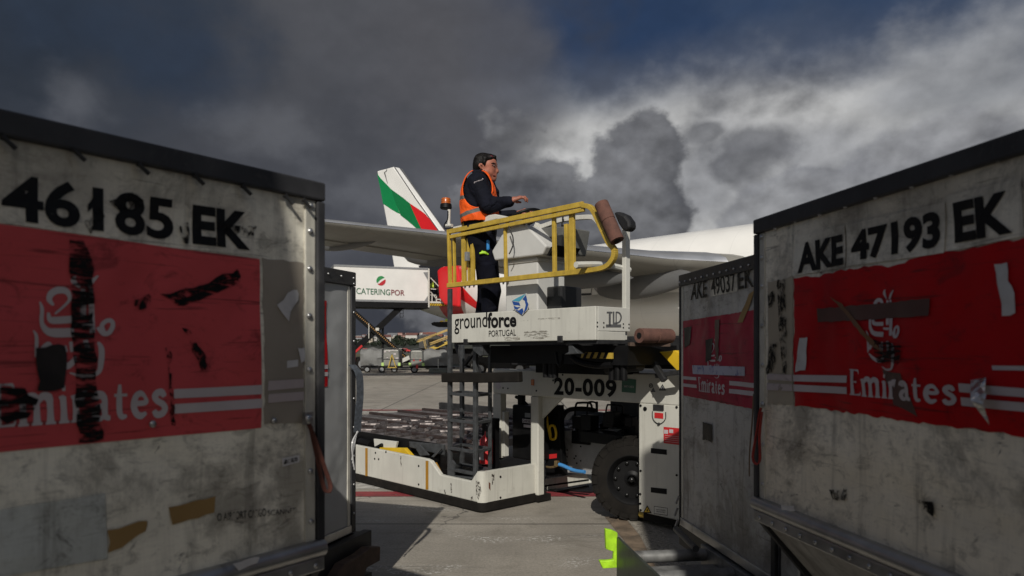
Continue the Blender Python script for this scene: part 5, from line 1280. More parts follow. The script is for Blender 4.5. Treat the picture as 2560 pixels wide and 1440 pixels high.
# belly fairing with its white points
g = MB(); V = []; n_ = 24
for x, ry, rz_, zc in ((14, 2.2, 1.2, 3.5), (11, 3.3, 1.75, 3.9), (4, 3.55, 1.95, 4.0), (-1, 3.3, 1.8, 4.0), (-5, 2.4, 1.2, 3.6), (-7, 1.2, .5, 3.1)):
    for k in range(n_): an = 2*math.pi*k/n_; V.append((x, math.cos(an)*ry, zc + math.sin(an)*rz_))
Fc = [(i*n_+k, i*n_+(k+1)%n_, (i+1)*n_+(k+1)%n_, (i+1)*n_+k) for i in range(5) for k in range(n_)]
g.add(V, Fc); g.build('belly_fairing', M_fus, jet, smooth=True)
# fin with flag bands, each band lying just proud of both faces
fin = ay([(950,429),(992,418),(1108,580),(1135,632),(1105,690),(996,690),(986,630),(975,563)], 0)
g = MB(); g.prism([p + Vector((0, -.35, 0)) for p in fin], (0, .7, 0)); fo_ = g.build('tail_fin', M_fin, jet, bevel=.12)
def band(pts, m, nm, l=.012):
    for sg in (-1, 1):
        g = MB(); g.poly([p + Vector((0, sg*(.35 + l), 0)) for p in ay(pts, 0)]); g.build(nm, m, fo_, fix=False)
def z3(*pts): return [(800 + x/4, 360 + y/4) for x, y in pts]
band(z3((603,300),(640,350),(700,410),(745,458),(790,600),(835,705),(800,690),(740,655),(690,620),(664,604),(640,470)), M_fgreen, 'green_band')
band(z3((745,458),(810,505),(870,548),(932,600),(970,690),(1045,850),(1020,870),(960,815),(900,765),(840,718),(834,700),(790,600)), M_fgreen2, 'green_band')
band(z3((932,600),(1010,650),(1080,700),(1140,765),(1205,850),(1280,960),(1240,1000),(1120,930),(1045,850),(970,690)), M_fred, 'red_band')
band(z3((775,238),(785,238),(1000,556),(1232,880),(1222,884),(990,560)), M_fair, 'leading_edge')
band(z3((672,290),(695,276),(702,250),(706,262),(698,284),(684,290),(712,402),(706,398)), M_fair, 'rudder_line', .016)
g = MB()
for sg in (-1, 1):
    st_ = [Vector((-17.5, sg*1.2, 6.9)), Vector((-21.8, sg*1.2, 6.9)), Vector((-26.3, sg*9.6, 7.7)), Vector((-24.4, sg*9.6, 7.7))]; g.prism(st_, (0, 0, .22))
g.build('tailplane', M_fin, jet, bevel=.06)

# ================================================================== catering high-loader
cdir = math.atan2(.34, .94)
K = Frame(-11.6, 51.2, 0, cdir)
ct = thing('catering_truck', 'catering high-loader truck with raised white box on black scissor arms at the rear aircraft door', 'catering truck', (K.o.x, K.o.y, 0), cdir)
def ky(pts, y=0.0): return [K.y(*p, y) for p in pts]
bq = ky([(835,662),(1070,678.5),(1070,758),(835,750)])
x0, x1 = bq[0].x, bq[1].x; zt_, zb_ = (bq[0].z + bq[1].z)/2, (bq[3].z + bq[2].z)/2
M_cbox = mat('catering_box_white', (.66, .645, .615), .45, var=.05, scale=1, dirt=.1, dcol=(.4,.38,.35))
g = MB(); g.box(x0, x1, 0, 2.4, zb_, zt_); cb = g.build('box_body', M_cbox, ct, bevel=.02)
g = MB(); g.box(x0-.02, x1+.02, -.03, 2.43, zt_, zt_+.14); g.box(x0-.02, x1, -.03, -.004, zb_-.02, zb_+.12); g.build('grey_trim', M_grey, cb)
for pts in ([(1058,681),(1069,680),(1069,700)], [(1058,757),(1069,757),(1069,740)]): g = MB(); g.poly([p + Vector((0,-.035,0)) for p in ky(pts)]); g.build('corner_plate', M_grey, cb, fix=False)
g = MB(); g.box(x1 + .005, x1 + .10, -.06, .05, zb_ - .35, zt_ + .1); g.build('box_frame', M_whiteclean, cb)
g = MB(); g.box(x0, x1 + .1, .0, 2.4, zb_ - .42, zb_ - .03); g.build('under_frame', M_black, ct)
def ktext(s_, q, m, bold=0.0, sp=1.0):
    mb = MB(); lay(mb, text_shape(s_, bold, sp), *[p + Vector((0,-.02,0)) for p in ky(q)]); mb.build('company_lettering', m, cb, fix=False)
ktext('CATERING', [(890.5,719.5),(975.5,723.5),(975.5,738.5),(890.5,735)], mat('lettering_green', (.045,.13,.075), .5), .012)
ktext('POR', [(978,724),(1011.5,725.5),(1011.5,739.5),(978,738.5)], mat('lettering_red', (.17,.025,.03), .5), .014)
def arcpts(cx, cy, r_, a0, a1, n_=10): return [(cx + r_*math.cos(R(a0 + (a1-a0)*i/n_)), cy - r_*1.04*math.sin(R(a0 + (a1-a0)*i/n_))) for i in range(n_+1)]
gp = arcpts(952.5, 702, 11.6, 205, 40) + [(957,696),(950,700),(945,706)]
rp = arcpts(952.5, 702, 11.6, 18, -142) + [(948,709),(954,704),(960,700)]
for pts, m in ((gp, mat('badge_green', (.02,.22,.06), .5)), (rp, mat('badge_red', (.42,.012,.02), .5))):
    g = MB(); g.poly([p + Vector((0,-.02,0)) for p in ky(pts)]); g.build('round_badge', m, cb, fix=False)
def kbar(p0, p1, wd, ht, y, m, nm, par=None):
    g = MB(); g.bar(K.y(*p0, y), K.y(*p1, y), wd, ht, up=(0,1,0)); return g.build(nm, m, par or ct)
for y in (.15, 2.2):
    kbar((1006,764), (862,899), .42, .18, y + .2, M_black, 'scissor_arm'); sa = kbar((870,768), (1020,902), .40, .18, y, M_black, 'scissor_arm')
kbar((880,777), (1016,896), .13, .02, .04, M_ink, 'hazard_strip'); 
g = MB(); a_, b_ = K.y(880,775,.02), K.y(1014,893,.02)
for k in range(34): t_ = k/34; g.bar(a_.lerp(b_, t_), a_.lerp(b_, t_ + .013), .10, .02, up=(0,1,0))
g.build('hazard_stripe', mat('hazard_orange', (.30,.16,.045), .5), ct)
kbar((905,864), (887,881), .14, .1, -.02, M_red, 'red_prop'); kbar((887,881), (886,911), .12, .1, -.02, M_red, 'red_prop'); kbar((922,808), (922,846), .05, .05, 0, M_whiteclean, 'white_strut'); kbar((957,815),(957,870), .14, .14, .5, M_black, 'lift_leg')
g = MB(); c_ = K.y(943, 823, -.02); g.box(c_.x-.12, c_.x+.12, -.05, -.0, c_.z-.1, c_.z+.1); g.build('pivot_plate', M_whiteclean, ct)
kbar((1000,766), (1000,793), .03, .03, .1, M_black, 'drop_ladder'); kbar((1008,766), (1008,793), .03, .03, .1, M_black, 'drop_ladder')
for y in (776, 784, 793): kbar((1000,y), (1008,y), .03, .03, .1, M_black, 'drop_ladder')
for c0 in (1038, 1050): g = MB(); g.tube(curve3([K.y(c0+a_, 764+b__, .2) for a_, b__ in ((-6,0),(-3,6),(3,9),(8,6),(11,0))], 3), .03, 5); g.build('cable_loop', M_black, ct)
# front platform with white railing
fy = .3
fp = ky([(1071,757),(1122,757)], fy)
g = MB(); g.box(x1 + .1, fp[1].x, .1, 2.2, fp[0].z-.02, fp[0].z + .10); plf = g.build('platform_deck', M_whiteclean, ct)
g = MB(); g.box(x1 + .1, fp[1].x, .1, .14, fp[0].z-.24, fp[0].z - .03); hs = g.build('hazard_edge', M_ink, ct)
g = MB()
for k in range(11): X = x1 + .12 + (fp[1].x-x1-.2)*k/11; g.poly([Vector((X, .09, fp[0].z-.05)), Vector((X+.07, .09, fp[0].z-.05)), Vector((X+.16, .09, fp[0].z-.22)), Vector((X+.09, .09, fp[0].z-.22))])
g.build('hazard_stripe', M_yellow2, hs, fix=False)
for p0, p1 in (((1072,690),(1118,738)), ((1072,722),(1090,723)), ((1101,724),(1118,726)), ((1118,726),(1118,755)), ((1101,724),(1101,752)), ((1073,726),(1092,748)), ((1080,737),(1080,754)), ((1091,740),(1091,755)), ((1073,737),(1090,738)), ((1092,748),(1118,750))): kbar(p0, p1, .06, .05, fy, M_whiteclean, 'handrail')
# chassis on the ground, mostly behind the tarpaulin carts
g = MB(); g.box(x0-3.3, x1 - .6, .1, 2.3, .55, .95); g.build('chassis', M_black, ct)
g = MB(); g.box(x0 - 3.4, x0 - 1.2, .1, 2.3, .6, 2.5); g.build('cab', M_whiteclean, ct, bevel=.1)
for X in (x0 - 2.4, x0 + .9, x0 + 2):
    for y in (.2, 2.2): wheel(ct, (X, y, .5), (0,1,0), .5, .3)
g = MB(); a_, b_ = K.y(1003, 900, -.1), K.y(1024, 888, -.1); g.prism(ky([(1000,899),(1022,889),(1025,898),(1003,908)], -.1), (0,.1,0)); g.build('white_foot_plate', M_whiteclean, ct)

# ================================================================== tarpaulin baggage carts
M_tarp = mat('grey_tarpaulin', (.155, .155, .150), .65, var=.2, scale=2.2, dirt=.25, dcol=(.24,.235,.22), dscale=2, dthr=.6, bump=.8, bscale=5, big=1.0, bigscale=1.6)
M_cend = mat('grey_cart_metal', (.20, .198, .18), .5, .2, var=.2, scale=3, dirt=.5, dcol=(.4,.4,.38), dscale=6, dthr=.62)
def cart(label, px0, px1, px2, py0, Y, seed, frame_right):
    """tarp side from px0 to px1 and bare metal end from px1 to px2 (or the other way round)"""
    u0 = (px0-CX)/FPX*Y; u1 = (px1-CX)/FPX*Y; u2 = (px2-CX)/FPX*Y; H = EYE + (HOR-py0)/FPX*Y
    r = thing('baggage_cart', label, 'baggage cart', (u0, Y, 0), 0, None)
    w_ = u2-u0; c_ = u1-u0; rr = random.Random(seed)
    g = MB(); nx, nz = 16, 9; V = []
    tx0, tx1 = (0, c_) if frame_right else (c_, w_)
    def sag(u, v): return .07*math.sin(u*9 + v*4) * (1-v) + .05*math.sin(v*14 + u*3 + seed)
    prof_ = [(0, .0), (-.02, .25), (-.05, .5), (-.03, .75), (.05, .95), (.35, 1.04), (.9, 1.07), (1.4, 1.0), (1.5, .5), (1.5, 0)]
    for i in range(nx+1):
        u = i/nx
        for y, v in prof_:
            top = H*(1 - .12*math.sin(u*math.pi*1.5 + seed)**2*.6)
            V.append((tx0 + (tx1-tx0)*u + rr.uniform(-.01,.01), y - .03 + sag(u, v)*.8, .48 + (top-.48)*v*.95 + rr.uniform(-.02,.02)))
    k_ = len(prof_)
    g.add(V, [(i*k_+j, (i+1)*k_+j, (i+1)*k_+j+1, i*k_+j+1) for i in range(nx) for j in range(k_-1)] + [tuple(range(k_)), tuple(nx*k_+j for j in range(k_))])
    g.build('tarpaulin', M_tarp, r, smooth=True)
    g = MB(); e0, e1 = (c_ + .02, w_) if frame_right else (0, c_ - .02); g.box(e0, e1, .02, 1.35, .42, H*.93)
    g.build('end_panel', M_cend, r, bevel=.10)
    g = MB(); g.tube(curve3([(e0+.05, -.02, .45), (e0+.05, -.02, H*.85), (e0+.25, -.02, H*.97), (e1-.25, -.02, H*.97), (e1-.04, -.02, H*.85), (e1-.04, -.02, .45)], 4), .03, 6); g.bar((e0+.05, -.02, H*.55), (e1-.04, -.02, H*.55), .03, .03); g.build('tube_frame', M_steel, r, smooth=True)
    g = MB(); g.box(.0, w_, .05, 1.4, .33, .46); g.bar((w_-.1, .7, .36), (w_+.5, .7, .32), .06, .06); g.build('chassis', M_black, r)
    for X in (c_*.3, c_*.98 if frame_right else w_*.85, w_*.86 if frame_right else c_*.35): wheel(r, (X, .12, .22), (0,1,0), .22, .14)
    for X in ((c_+.05, w_-.02) if frame_right else (.03, c_-.03)): g = MB(); g.box(X-.09, X+.09, -.05, .02, .45, .68); g.build('lime_corner', mat('lime_marker', (.42,.6,.18), .5), r, bevel=.03)
    return r, c_, w_, H
r, c_, w_, H = cart('grey tarpaulin baggage cart with yellow and black hitch frame on its bare end', 901, 955, 999, 869, 48.0, 1, True)
g = MB()
for p0, p1 in (((c_+.45, -.10, .35), (c_+.68, -.10, 1.22)), ((c_+.68, -.10, 1.22), (c_+.95, -.10, .35)), ((c_+.4, -.10, .35), (c_+1.0, -.10, .35))): g.bar(p0, p1, .09, .06)
g.build('hitch_frame', M_yellow, r)
g = MB()
for x_, z_, s_ in ((c_+.2,1.4,.07),(c_+.5,1.45,.06),(c_+.85,1.25,.08),(c_+.75,1.5,.06),(c_+1.0,.95,.1),(c_+.35,1.0,.05)): g.box(x_-s_, x_+s_, -.0, .015, z_-s_*.6, z_+s_*.6)
g.build('sticker', M_dwhite, r)
r, c_, w_, H = cart('grey tarpaulin baggage cart with red tail markers on its metal end', 1024, 1059, 1117, 871, 47.5, 2, False)
g = MB()
for x_, z_, s_ in ((.28,.85,.06),(.70,.85,.06)): g.prism([(x_-s_, .0, z_-s_), (x_+s_, .0, z_-s_), (x_, .0, z_+s_*2)], (0,.015,0))
g.box(.42, .56, -.03, .01, .3, .55); g.build('red_marker', M_red, r)
r = thing('pallet_crate', 'low grey slatted crate standing on the apron beside the tarpaulin carts', 'crate', ((1072-CX)/FPX*46, 46, 0))
g = MB(); g.box(0, 1.15, 0, .8, .05, .36); g.build('crate_body', mat('grey_green_crate', (.10,.11,.10), .7, dirt=.3), r, bevel=.04)
g = MB()
for k in range(3): g.prism([(.3+.12*k, -.01, .28), (.36+.12*k, -.01, .28), (.33+.12*k, -.01, .18)], (0, .012, 0))
g.build('crate_mark', M_ink, r)
g = MB(); g.bar((.6, .0, .36), (.6, .0, .95), .03, .03); g.build('crate_post', M_whiteclean, r)

# ================================================================== white lorry cab and yellow-railed conveyor stairs
T0 = 60.0
def fx(px, Y=T0): return (px-CX)/FPX*Y
def fz(py, Y=T0): return EYE + (HOR-py)/FPX*Y
tr_ = thing('lorry', 'white lorry cab parked beyond the tarpaulin carts', 'lorry', (fx(1047), T0, 0))
def loc(px, py, y=0.0): return Vector((fx(px)-fx(1047), y, fz(py)))
g = MB(); g.prism([loc(*p) for p in ((1047,871),(1048,841),(1052,838),(1092,838.5),(1101,842),(1106,856),(1108,871))], (0, 2.2, 0)); cab = g.build('cab', M_whiteclean, tr_, bevel=.05)
g = MB(); g.poly([loc(*p, -.012) for p in ((1070.5,848),(1098,848),(1103,860),(1070.5,864.5))]); g.build('side_window', mat('dark_glass', (.015,.017,.02), .1), cab, fix=False)
g = MB(); g.box(0, fx(1108)-fx(1047)+3, .2, 2.0, .6, fz(871)); g.build('chassis', M_black, tr_)
for X in (.6, 4.2): wheel(tr_, (X, .15, .48), (0,1,0), .48, .3)
T1 = 55.0
st_ = thing('belt_conveyor', 'yellow railed conveyor stairs rising towards the aircraft in front of the white lorry', 'conveyor', (fx(1042, T1), T1, 0))
def l1(px, py, y=0.0): return Vector((fx(px, T1)-fx(1042, T1), y, fz(py, T1)))
M_pale = mat('pale_yellow_paint', (.42,.29,.09), .5)
g = MB(); g.prism([l1(*p) for p in ((1072,870),(1124,851),(1240,812),(1240,820),(1124,858),(1080,876))], (0, 1.0, 0)); g.build('conveyor_beam', M_yellow, st_)
g = MB(); g.prism([l1(*p, -.02) for p in ((1085,866),(1104,853),(1112,858),(1094,868))], (0, .02, 0)); g.build('drive_unit', M_black, st_)
for y in (0, .9):
    for p0, p1 in (((1042,855),(1122,824)), ((1044,851),(1240,778)), ((1075,862),(1240,800)), ((1074,858),(1240,793)), ((1119,818),(1121,834)), ((1058,848),(1064,872))): g = MB(); g.bar(l1(*p0, y), l1(*p1, y), .05, .05); g.build('handrail', M_pale, st_)
g = MB(); g.box(.4, 5, .1, .9, .4, 1.2); g.build('chassis', M_black, st_)
for X in (.9, 4.4): wheel(st_, (X, .05, .35), (0,1,0), .35, .2)
T2 = 44.0
bm_ = thing('belt_loader', 'black conveyor nose with yellow rails reaching past the ladder below the aircraft tail', 'belt loader', (fx(1078, T2), T2, 0))
def l2(px, py, y=0.0): return Vector((fx(px, T2)-fx(1078, T2), y, fz(py, T2)))
g = MB(); g.prism([l2(*p) for p in ((1078,808),(1084,805),(1260,803),(1260,818),(1092,817),(1080,813))], (0, .9, 0)); g.build('belt_boom', M_black, bm_)
for p in ([(1100,802),(1109,801),(1109,804),(1100,805)], [(1111,801),(1260,799),(1260,804),(1111,804)]): g = MB(); g.prism([l2(*q, .0) for q in p], (0, .08, 0)); g.build('side_rail', M_yellow2, bm_)
g = MB(); g.box(l2(1113,799).x, l2(1119,799).x, 0, .1, l2(1113,801).z, l2(1113,798).z); g.build('lime_lamp', M_lime, bm_)
g = MB(); g.box(2.5, 6, 0, 1.2, .4, 1.1); g.bar((3, .5, 1.1), (3.4, .5, fz(816, T2)), .2, .2); g.bar((5.4, .5, 1.1), (4.4, .5, fz(816, T2)), .2, .2); g.build('chassis', M_black, bm_)
for X in (3, 5.4): wheel(bm_, (X, .05, .38), (0,1,0), .38, .25)

# ================================================================== far hills with the town
rr = random.Random(5)
M_hill = mat('wooded_hill', (.022, .026, .017), .95, var=.4, scale=.02, dirt=.7, dcol=(.06,.058,.038), dscale=.012, dthr=.52)
def hill_h(x, y): return 11*math.exp(-((y-900)/260)**2) * (1 + .22*math.sin(x*.011 + 1) + .14*math.sin(x*.037)) + 2.0*max(0, (y-560)/400)
g = MB(); nx, ny = 110, 12; V = []
for i in range(nx+1):
    for j in range(ny+1):
        x = -1100 + 2200*i/nx; y = 519 + 700*j/ny; V.append((x, y, hill_h(x, y) - 2.2*math.exp(-((y-519)/30)**2)))
g.add(V, [(i*(ny+1)+j, (i+1)*(ny+1)+j, (i+1)*(ny+1)+j+1, i*(ny+1)+j+1) for i in range(nx) for j in range(ny)])
tag(g.build('far_hills', M_hill, smooth=True), 'low wooded hills on the horizon', 'hill', kind='structure')
wallm = [mat('town_wall_white', (.46,.44,.41), .8, var=.1, scale=.2), mat('town_wall_cream', (.40,.34,.27), .8, var=.1, scale=.2), mat('town_wall_grey', (.25,.25,.26), .8, var=.1, scale=.2), mat('town_wall_pink', (.36,.22,.19), .8, var=.1, scale=.2)]
roofm = [mat('town_roof_red', (.20,.075,.055), .8, var=.3, scale=.3), mat('town_roof_brown', (.13,.055,.045), .8, var=.3, scale=.3), mat('town_roof_grey', (.16,.16,.17), .8, var=.3, scale=.3)]
wn = ['white', 'cream', 'grey', 'pinkish']; rn = ['red', 'brown', 'grey']
def house(x, y, w_, h_, d_, wi, ri, gable):
    z = hill_h(x, y) - .3
    r = thing('town_house', f'small {wn[wi]} house with {rn[ri]} {"gable" if gable else "flat"} roof on the far hillside', 'house', (x, y, z), rr.uniform(-.35, .35), 'houses on the far hillside')
    g = MB(); g.box(-w_/2, w_/2, 0, d_, -1.5, h_); wl = g.build('wall', wallm[wi], r)
    g = MB()
    if gable: g.prism([(-w_/2-.3, -.3, h_), (w_/2+.3, -.3, h_), (w_/2+.3, d_*.5, h_+2.2), (-w_/2-.3, d_*.5, h_+2.2)], (0, .02, .25)); g.prism([(-w_/2-.3, d_+.3, h_), (w_/2+.3, d_+.3, h_), (w_/2+.3, d_*.5, h_+2.2), (-w_/2-.3, d_*.5, h_+2.2)], (0, 0, .25))
    else: g.box(-w_/2-.2, w_/2+.2, -.2, d_+.2, h_, h_+.5)
    g.build('roof', roofm[ri], r)
    for k in range(2 if w_ < 9 else 3):
        X = -w_/2 + w_*(k+.5)/(2 if w_ < 9 else 3); g = MB(); g.box(X-.5, X+.5, -.03, .05, h_*.45, h_*.45+1.3); g.build('window', M_win, r)
for k in range(78):
    px = rr.choice([rr.uniform(880, 940), rr.uniform(955, 1060), rr.uniform(1020, 1130), rr.uniform(1240, 1260)]) if k < 66 else rr.uniform(1360, 1700)
    y = rr.uniform(690, 900); x = (px-CX)/FPX*y
    house(x, y, rr.uniform(5, 13), rr.uniform(3.5, 7.5), rr.uniform(6, 9), rr.choice((0,0,0,0,1,1,2,3)), rr.choice((0,0,1,1,2,2)), rr.random() < .5)
def tree_mesh(seed, R_, H_):
    q = random.Random(seed); g = MB()
    for _ in range(190):
        an = q.uniform(0, 6.283); cz = q.uniform(-1, 1); rad = q.uniform(.45, 1)**.5*math.sqrt(1-cz*cz*.8); c_ = Vector((math.cos(an)*rad*R_, math.sin(an)*rad*R_, H_*.62 + cz*H_*.36 + q.uniform(-.3, .3)))
        s_ = q.uniform(.35, .8)*R_*.35; u_ = Vector((q.uniform(-1,1), q.uniform(-1,1), q.uniform(-1,1))).normalized(); v_ = u_.orthogonal().normalized(); w__ = u_.cross(v_)
        g.poly([c_ + v_*s_, c_ + w__*s_*.8, c_ - v_*s_, c_ - w__*s_*.7])
    return g
M_leaf = mat('dark_foliage', (.022, .034, .016), .8, var=.5, scale=.4); M_trunk = mat('tree_trunk', (.05,.04,.03), .9)
protos = []
for s_ in range(3):
    r = thing('broadleaf_tree', 'dark round broadleaf tree among the houses on the far hillside', 'tree', (0,0,0), 0, 'trees on the far hillside')
    tree_mesh(s_, 3.6, 7.5).build('crown', M_leaf, r, fix=False); g = MB(); g.tube([(0,0,-1), (0,.1,2), (.1,0,4.5)], [.35,.28,.12], 7); g.build('trunk', M_trunk, r); protos.append(r)
for k in range(70):
    y = rr.uniform(560, 720) if k < 50 else rr.uniform(700, 880); px = rr.uniform(870, 1140) if k % 6 else rr.uniform(1350, 1720); x = (px-CX)/FPX*y; p = (x, y, hill_h(x, y) - .3)
    o = protos[k] if k < 3 else copy_thing(protos[k % 3])
    o.location = p; o.rotation_euler = (0, 0, rr.uniform(0, 6)); q = rr.uniform(.5, 1.1); o.scale = (q*1.2, q, q*.8)
# small vehicles far out on the airfield road
for k, (px, m, lb) in enumerate(((916, M_red, 'red van'), (926, M_red, 'red hatchback'), (1012, M_red, 'red low service car'), (990, M_whiteclean, 'white van'), (1003, M_whiteclean, 'white saloon car'))):
    y = 255.0; r = thing('service_car', f'{lb}, tiny on the far airfield road below the hillside town', 'car', ((px-CX)/FPX*y, y, 0))
    g = MB(); g.prism([(-1.9, 0, .4), (1.9, 0, .4), (1.95, 0, .9), (1.1, 0, 1.0), (.6, 0, 1.5), (-1.2, 0, 1.5), (-1.85, 0, .95)], (0, 1.6, 0)); g.build('body', m, r, bevel=.08)
    for X in (-1.2, 1.2): g = MB(); g.cyl((X, -.05, .32), (X, 1.65, .32), .32, n=12); g.build('wheel', M_rubber, r)
    g = MB(); g.prism([(-1.0, -.01, 1.0), (.85, -.01, 1.0), (.5, -.01, 1.42), (-1.0, -.01, 1.42)], (0, 1.62, 0)); g.build('side_window', M_win, r)

# ================================================================== two lorry-shaped stand-ins added behind the camera, unseen, to shade the near containers
def shade_caster(label, x0, x1, y1, top=4.32):
    r = thing('shade_caster', label, 'lorry', (x0, y1, 0))
    w_ = x1-x0
    g = MB(); g.box(0, w_, -6.5, 0, 1.0, top); g.build('box_body', M_cbox, r, bevel=.03)
    g = MB(); g.box(.1, w_-.1, -6.4, -.1, .55, .98); g.build('chassis', M_black, r)
    g = MB(); g.box(.05, w_-.05, -9.0, -6.7, .6, 2.9); g.build('cab', M_whiteclean, r, bevel=.1)
    for X in (.2, w_-.2):
        for y in (-1.3, -5.4, -8.0): wheel(r, (X, y, .5), (1,0,0), .5, .3)
    g = MB(); g.box(w_/2-.02, w_/2+.02, .001, .03, 1.05, 3.9); g.build('rear_door_seal', M_rubber, r)
shade_caster('unseen lorry-shaped shade caster added behind the camera on the left', -3.1, -.93, -1.0)
shade_caster('tall unseen lorry-shaped shade caster added behind the camera on the right', .42, 2.7, -1.0, 6.3)

# ================================================================== people
PY = 7.22; PM = FPX/PY
M_skin = mat('skin', (.33, .125, .082), .5, var=.22, scale=26, spec=.35, dirt=.25, dcol=(.24,.06,.045), dscale=11, dthr=.55)
M_navy = mat('navy_workwear', (.0060, .0068, .0125), .85, var=.35, scale=9, spec=.14, big=1.0, bigscale=8, bump=.15, bscale=120)
M_navy2 = mat('navy_trousers', (.0042, .0048, .0095), .85, var=.35, scale=9, spec=.1, big=1.0, bigscale=7)
M_hair = mat('dark_hair', (.0045, .0032, .0026), .55, spec=.2, var=.4, scale=60, bump=.5, bscale=90)
def vest_bands(t, oc, c):
    s_ = t.n('ShaderNodeSeparateXYZ', None, Vector=oc); X, Z = s_.outputs['X'], s_.outputs['Z']
    z0 = EYE - PZ0
    def line(py, k): return t.math('ABSOLUTE', t.math('SUBTRACT', Z, t.math('MULTIPLY_ADD', X, -k, (HOR-py)/PM + z0)))
    wob = t.math('MULTIPLY', t.math('SUBTRACT', t.noise(oc, 14.0, 2.0).outputs[0], .5), .02)
    b1 = t.ramp(t.math('ADD', line(510, .12), wob), .020, .017); b2 = t.ramp(t.math('ADD', line(535, -.22), wob), .021, .018)
    return t.mix(t.math('MAXIMUM', b1, b2), c, (.115, .112, .105))
PZ0 = L.o.z + zpb + .02
M_vest = mat('orange_vest', (.80, .105, .012), .65, var=.15, scale=8, big=.9, bigscale=9, spec=.2, bands=vest_bands)
M_refl = mat('reflective_tape', (.115, .112, .105), .5, .2, var=.3, scale=20)
M_shoe = mat('black_boot', (.010,.010,.010), .6, spec=.2)
PZ = L.o.z + zpb + .02
per = thing('person', 'man with short dark hair in orange vest over navy workwear, hand above the steering wheel', 'person', ((1210-CX)/FPX*PY, PY, PZ))
def pp(px, py, y=0.0): return Vector(((px-1210)/PM, y, EYE + (HOR-py)/PM - PZ))
# --- body: one surface; tags 0 skin, 1 jacket, 2 trousers, 3 boots
pr = []
def rc(a, b, ra, rb, t): pr.append((tuple(a), tuple(b), ra, rb, t))
hip_z = pp(0, 622).z
for sy, fxx in ((-1, .05), (1, -.04)):
    hp = Vector((.012, sy*.105, hip_z)); kn = Vector((.050 + fxx*.5, sy*.120, hip_z*.53)); an = Vector((-.005 + fxx, sy*.125, .11))
    rc(hp, kn, .120, .094, 2); rc(kn, an, .094, .074, 2); rc(an + Vector((-.02,0,-.02)), an + Vector((-.02,0,-.065)), .05, .045, 3); rc(an + Vector((0,0,-.06)), an + Vector((.16, 0, -.075)), .042, .036, 3)
rc(pp(1207,640,-.06), pp(1207,640,.06), .135, .135, 2)
rc(pp(1204,605,-.075), pp(1204,605,.075), .148, .148, 2)
rc(pp(1202,575,-.08), pp(1202,575,.08), .160, .160, 1)
rc(pp(1200,545,-.085), pp(1200,545,.085), .168, .168, 1)
rc(pp(1198,515,-.095), pp(1198,515,.095), .166, .166, 1)
rc(pp(1197,488,-.11), pp(1197,488,.11), .150, .150, 1)
rc(pp(1195,466,-.12), pp(1195,466,.12), .110, .110, 1)
rc(pp(1198,457,-.06), pp(1198,457,.06), .098, .098, 1)
rc(pp(1202,452), pp(1206,438), .090, .078, 1)
rc(pp(1207,446), pp(1212,430), .064, .064, 0)
sh, el, wr = pp(1195,468,-.205), pp(1221,526,-.285), pp(1268,516,-.21)
rc(sh, el, .094, .078, 1); rc(el, wr, .078, .052, 1); rc(pp(1228,529,-.28), pp(1244,524,-.25), .070, .060, 1)
sl_, e2_, w2_ = pp(1198,468,.205), pp(1222,533,.27), pp(1285,528,.18)
rc(sl_, e2_, .090, .070, 1); rc(e2_, w2_, .070, .048, 1)
# skull, jaw, brow ridge, cheeks, chin
rc(pp(1209,413,-.012), pp(1209,413,.012), .086, .086, 0); rc(pp(1221,415,-.020), pp(1221,415,.020), .072, .072, 0)
rc(pp(1221,430,-.026), pp(1221,430,.026), .058, .058, 0)
for sy in (-1, 1):
    rc(pp(1214,436,sy*.040), pp(1229,446,sy*.014), .036, .028, 0)
    rc(pp(1230,428,sy*.036), pp(1226,434,sy*.042), .026, .030, 0)
    rc(pp(1236,413.5,sy*.034), pp(1238,413,sy*.012), .013, .014, 0)
rc(pp(1234,448,-.010), pp(1234,448,.010), .024, .024, 0)
rc(pp(1235,439.5,-.014), pp(1235,439.5,.014), .026, .026, 0)
rc(pp(1229,406,-.03), pp(1229,406,.03), .044, .044, 0)
rc(pp(1238,417), pp(1243,428), .010, .0155, 0); rc(pp(1242,429,-.010), pp(1242,429,.010), .0105, .0105, 0)
V, F, T = implicit(pr, .010, .0085)
def skin_y(px, py, sg):
    p = pp(px, py); d_ = np.hypot(V[:, 0]-p.x, V[:, 2]-p.z); m = (d_ < .014) & (sg*V[:, 1] > 0)
    if not m.any(): return sg*.03
    yy = V[m, 1]; return yy.max() if sg > 0 else yy.min()
def hand(w0, s_, near):
    hp = []
    def a(p, q, r0, r1): hp.append((tuple(p), tuple(q), r0, r1, 0))
    fw = Vector((.93, 0, .36)).normalized(); sd = Vector((.10, s_, -.25)).normalized(); dn = fw.cross(sd).normalized()
    if dn.z > 0: dn = -dn
    a(w0 - fw*.03, w0 + fw*.03, .034, .030)
    for k, (o, ln) in enumerate(((-.033, .070), (-.011, .080), (.012, .076), (.034, .060))):
        kn = w0 + fw*(.098 - abs(o)*.25) + sd*o; a(w0 + fw*.02 + sd*o*.6, kn, .023, .0155)
        d1 = (fw*.85 + dn*.30).normalized(); d2 = (fw*.45 + dn*.90).normalized(); d3 = (dn - fw*.2).normalized()
        p1 = kn + d1*ln*.55; p2 = p1 + d2*ln*.40; p3 = p2 + d3*ln*.28
        a(kn, p1, .0130, .0115); a(p1, p2, .0115, .0102); a(p2, p3, .0102, .0088)
    t0 = w0 + fw*.02 - sd*.030; t1 = t0 + (fw*.6 - sd*.35 + dn*.6).normalized()*.05; t2 = t1 + (fw*.85 + dn*.45).normalized()*.038
    a(t0, t1, .018, .0135); a(t1, t2, .0135, .0098)
    return implicit(hp, .0035, .0046)
